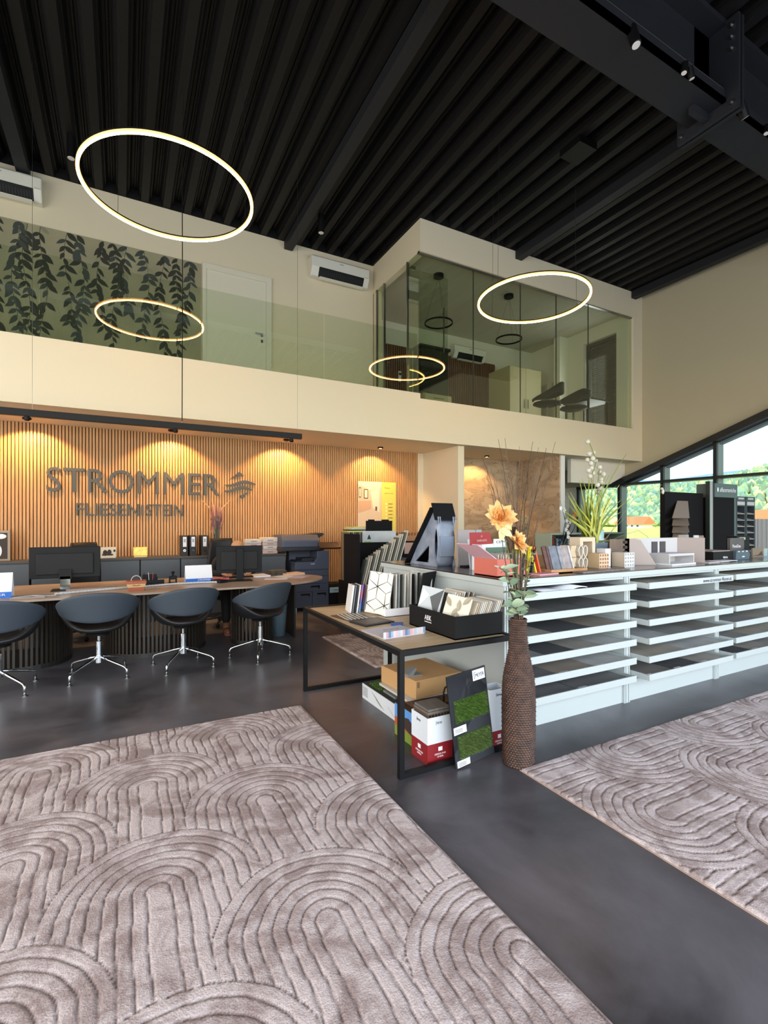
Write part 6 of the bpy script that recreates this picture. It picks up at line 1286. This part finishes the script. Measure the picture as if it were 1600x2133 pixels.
t = thing('wall_console', 'small dark pot on a thin wall shelf in the stone clad niche', 'pot', (7.6, 8.0, 1.2)); b = B(); rb(b, 7.62, 8.2, 1.28, 1.42, .05, .06, .05, .06); b.mk('pot', mat('pot_brown', (66, 40, 30), .6), t)
tag(B().lathe([(.2, 1.255), (.22, 1.27), (.2, 1.28)], 24, (7.62, 8.2)).tube([(7.62, 8.2, 0), (7.62, 8.2, 1.26)], .015).lathe([(.16, 0), (.16, .02)], 20, (7.62, 8.2)).mk('side_table', soft), 'thin black round side table carrying the dark pot in the niche', 'side table')

# ------------------------------------------------------------------ fan racks behind the steel table
rk = thing('tile_fan_rack', 'floor rack with fanned tile boards and a black header behind the steel table', 'rack', (3.45, 6.5, 0))
B().box(3.0, 3.05, 6.42, 6.9, 0, 1.34).box(3.05, 4.05, 6.85, 6.9, 0, 1.2).box(3.05, 4.0, 6.42, 6.85, 0, .06).mk('frame', pb, rk)
B().ext([(3.05, .06), (4.0, .06), (4.0, .95), (3.7, .80), (3.05, .52)], 'y', 6.5, 6.84).mk('stepped_base', gmb, rk)
B().box(3.38, 3.84, 6.88, 6.91, 1.38, 1.54).box(3.42, 3.52, 6.88, 6.91, 1.54, 1.56).box(3.66, 3.78, 6.88, 6.91, 1.54, 1.56).mk('header', pb, rk)
B().box(3.32, 3.92, 6.90, 6.92, 1.0, 1.38).mk('back_board', mat('rack_marble', (206, 208, 208), .4, c2=(180, 184, 186), scale=4), rk)
b = B(); b.ext([(3.40, 1.25), (3.43, 1.32), (3.46, 1.25)], 'y', 6.885, 6.9, 0); b.box(3.36, 3.46, 6.885, 6.9, 1.2, 1.215, 1); b.mk('board_logo', [ink, mat('logo_green', (130, 170, 60), .6)], rk)
for i in range(17):
    f = i/16; x = 3.06+.62*f; z = .56+.24*f+.0; L_ = .42+.2*f
    o = B(Matrix.Translation((x, 6.44, z)) @ Matrix.Rotation(R(15+3*f), 4, 'Y')).box(0, .012, 0, .13, 0, L_).mk('fanned_board', (mat('fan_light', (214, 208, 190), .5), mat('fan_dark', (96, 100, 92), .5))[0 if i % 3 else 1]); tag(o, 'leaning tile board in the floor fan rack, %s from the left' % ORD[i], 'tile board', 'boards in the fan rack')
for i in range(7):
    o = B().box(3.09+.036*i, 3.104+.036*i, 6.90, 7.2, .6, 1.36-.004*(i % 2)).mk('upright_tile_board', mat('upr_%d' % (i % 3), ((120, 104, 84), (60, 58, 52), (160, 146, 122))[i % 3], .5)); tag(o, 'upright tile board behind the fan rack, %s from the left' % ORD[i], 'tile board', 'upright boards behind the fan rack')
for i in range(4):
    tag(B().ext(rect(3.26+.02*i, 7.05, .34, .26, 4*i-6), 'z', 1.362+.022*i, 1.38+.022*i).mk('catalogue', mat('cat%d' % i, ((176, 196, 90), (50, 52, 50), (206, 200, 170), (210, 206, 120))[i], .5)), ('lime green', 'black', 'cream', 'yellowish')[i]+' catalogue in the pile on the upright tile boards', 'catalogue', 'catalogue pile behind the fan rack')
tag(B().box(3.06, 3.36, 6.90, 7.25, 0, .598).mk('rack_plinth', pb), 'black plinth under the upright tile boards', 'plinth')
t = thing('comb_rack', 'low rack with a comb of wooden slats behind the A-shaped stand', 'rack', (4.7, 7.6, 0)); B().box(4.2, 5.1, 7.6, 7.95, 0, 1.28).mk('rack_body', pb, t)
b = B(); b.box(4.2, 5.1, 7.58, 7.6, 1.18, 1.28)
for k in range(14): b.box(4.22+.063*k, 4.245+.063*k, 7.58, 7.9, 1.28, 1.33)
b.mk('wooden_comb', mat('comb_wood', (176, 126, 84), .6), t); B().box(4.3, 4.75, 7.57, 7.58, .95, 1.15).mk('pink_print', mat('print_rose', (206, 166, 150), .6), t)
# ------------------------------------------------------------------ outside
fld = mat('meadow', (176, 190, 84), .9, c2=(212, 214, 112), scale=.05, stretch=(1, 14, 1))
struct(B().box(11.2, 1500, -900, 1200, -.9, -.7).mk('ground_meadow', fld))
struct(B().box(11.2, 24, -20, 30, -.7, -.3).mk('ground_terrace', mat('terrace_gravel', (150, 148, 140), .9)))
def hh(x, y):
    ang = math.atan2(y, x); e = max(0, min(1, (x-330)/240)); e = e*e*(3-2*e)
    top = 62*(.70+.40*math.exp(-((ang-.22)/.16)**2)-.02*math.exp(-((ang-.60)/.12)**2)+.04*math.sin(y/31.)+.03*math.sin(y/12.+1))
    return -1+e*top
hl = B(); hl.grid(lambda u, v: (330+560*u, -500+1400*v, hh(330+560*u, -500+1400*v)), 50, 110)
hill = struct(hl.mk('hillside', mat('hill_green', (92, 118, 66), .95)))
dm = B(); dm.grid(lambda u, v: (2600+1400*u, -2500+8500*v, -5+(math.sin(math.pi*min(1, u*1.0)/2))*(355+90*math.sin((v*8500)/700.)+60*math.sin(v*8500/310.+1))), 12, 90)
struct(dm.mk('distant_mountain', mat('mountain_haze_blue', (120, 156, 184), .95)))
# trees of the wooded hillside: far too many to count
rs = np.random.RandomState(5)
ico_v = np.array([(0, 0, -1), (.72, -.53, -.45), (-.28, -.85, -.45), (-.89, 0, -.45), (-.28, .85, -.45), (.72, .53, -.45), (.28, -.85, .45), (-.72, -.53, .45), (-.72, .53, .45), (.28, .85, .45), (.89, 0, .45), (0, 0, 1)])
ico_f = [(0, 1, 2), (1, 0, 5), (0, 2, 3), (0, 3, 4), (0, 4, 5), (1, 5, 10), (2, 1, 6), (3, 2, 7), (4, 3, 8), (5, 4, 9), (1, 10, 6), (2, 6, 7), (3, 7, 8), (4, 8, 9), (5, 9, 10), (6, 10, 11), (7, 6, 11), (8, 7, 11), (9, 8, 11), (10, 9, 11)]
V = []; F = []; MI = []; n = 0
while n < 9000:
    x = 345+290*rs.rand()**.8; ang = rs.uniform(.02, .98); y = x*math.tan(ang)
    if rs.rand() > (x/640)**1: pass
    z = hh(x, y); con = rs.rand() < .4; h = rs.uniform(5.5, 9.5); w_ = h*(.26 if con else .40); k = len(V)
    P = ico_v*np.array([w_, w_, h*.55])*(1+.25*rs.uniform(-1, 1, (12, 1)))
    if con: P[:, :2] *= np.clip(1.25-(P[:, 2:3]/(h*.55)), .1, 2)*.7
    P = P+np.array([x, y, z+h*.45]); V += P.tolist(); F += [tuple(i+k for i in f) for f in ico_f]; MI += [rs.randint(0, 4)]*20; n += 1
b = B(); b.v = V; b.f = F; b.mi = MI
tag(b.mk('hillside_forest', [mat('forest_a', (138, 164, 116), .9), mat('forest_b', (104, 136, 112), .9), mat('forest_c', (170, 186, 130), .9), mat('forest_d', (120, 150, 130), .9)]), 'dense sunlit mixed forest covering the hillside beyond the field', 'forest', kind='stuff')  # distance haze is mixed into these pale blue-green tree colours
# hedge bushes at the far end of the field
V = []; F = []; MI = []
for i in range(420):
    x = rs.uniform(262, 300); ang = rs.uniform(.02, .98); y = x*math.tan(ang); h = rs.uniform(3, 6.5); k = len(V); P = ico_v*np.array([h*.8, h*.8, h*.5])*(1+.25*rs.uniform(-1, 1, (12, 1)))+np.array([x, y, h*.35]); V += P.tolist(); F += [tuple(q+k for q in f) for f in ico_f]; MI += [rs.randint(0, 3)]*20
b = B(); b.v = V; b.f = F; b.mi = MI; tag(b.mk('hedge_bushes', [MATS['forest_c'], mat('bush_lime', (176, 186, 90), .9), MATS['forest_a']]), 'bright green bushes along the far edge of the meadow', 'bushes', kind='stuff')
def house(px, D, w_, d_, h, rh, label, rot=0, c_=(222, 214, 200), zg=-.8):
    p_ = at(px, 1090, 1.0); dv = Vector((p_.x, p_.y, 0)).normalized()*D
    t = thing('farm_house', label, 'house', (dv.x, dv.y, -1)); T = Matrix.Translation((dv.x, dv.y, zg)) @ Matrix.Rotation(R(rot), 4, 'Z')
    B(T).box(-d_/2, d_/2, -w_/2, w_/2, 0, h).mk('wall', mat('house_wall', c_, .8), t)
    B(T).ext([(-d_/2-.8, h-.2), (0, h+rh), (d_/2+.8, h-.2)], 'y', -w_/2-1, w_/2+1).mk('roof', mat('roof_orange', (214, 116, 74), .8), t)
    b = B(T)
    for k in range(4): b.box(-d_/2-.05, -d_/2, -w_/2+w_*(.12+.22*k), -w_/2+w_*(.2+.22*k), h*.35, h*.7)
    b.mk('windows', mat('house_windows', (60, 60, 64), .4), t)
house(1322, 240, 11, 9, 2.2, 3.0, 'low farm building with an orange roof across the field left of the display panels', 6)
house(1606, 215, 13, 8, 3.4, 3.6, 'building with a bright orange roof at the right picture edge beyond the field', 4)
# field fence
fe = thing('field_fence', 'thin wire fence along the terrace outside the windows', 'fence', (24, 10, -.7)); b = B()
for k in range(40): b.box(23.9, 23.94, -10+1.2*k, -9.96+1.2*k, -.7, .35)
b.mk('posts', mat('fence_grey', (130, 140, 120), .5), fe)['kind'] = 'stuff'
b = B()
for z in (-.4, -.1, .2): b.box(23.91, 23.93, -10, 38, z, z+.012)
b.mk('wires', mat('fence_wire', (140, 150, 130), .5), fe)
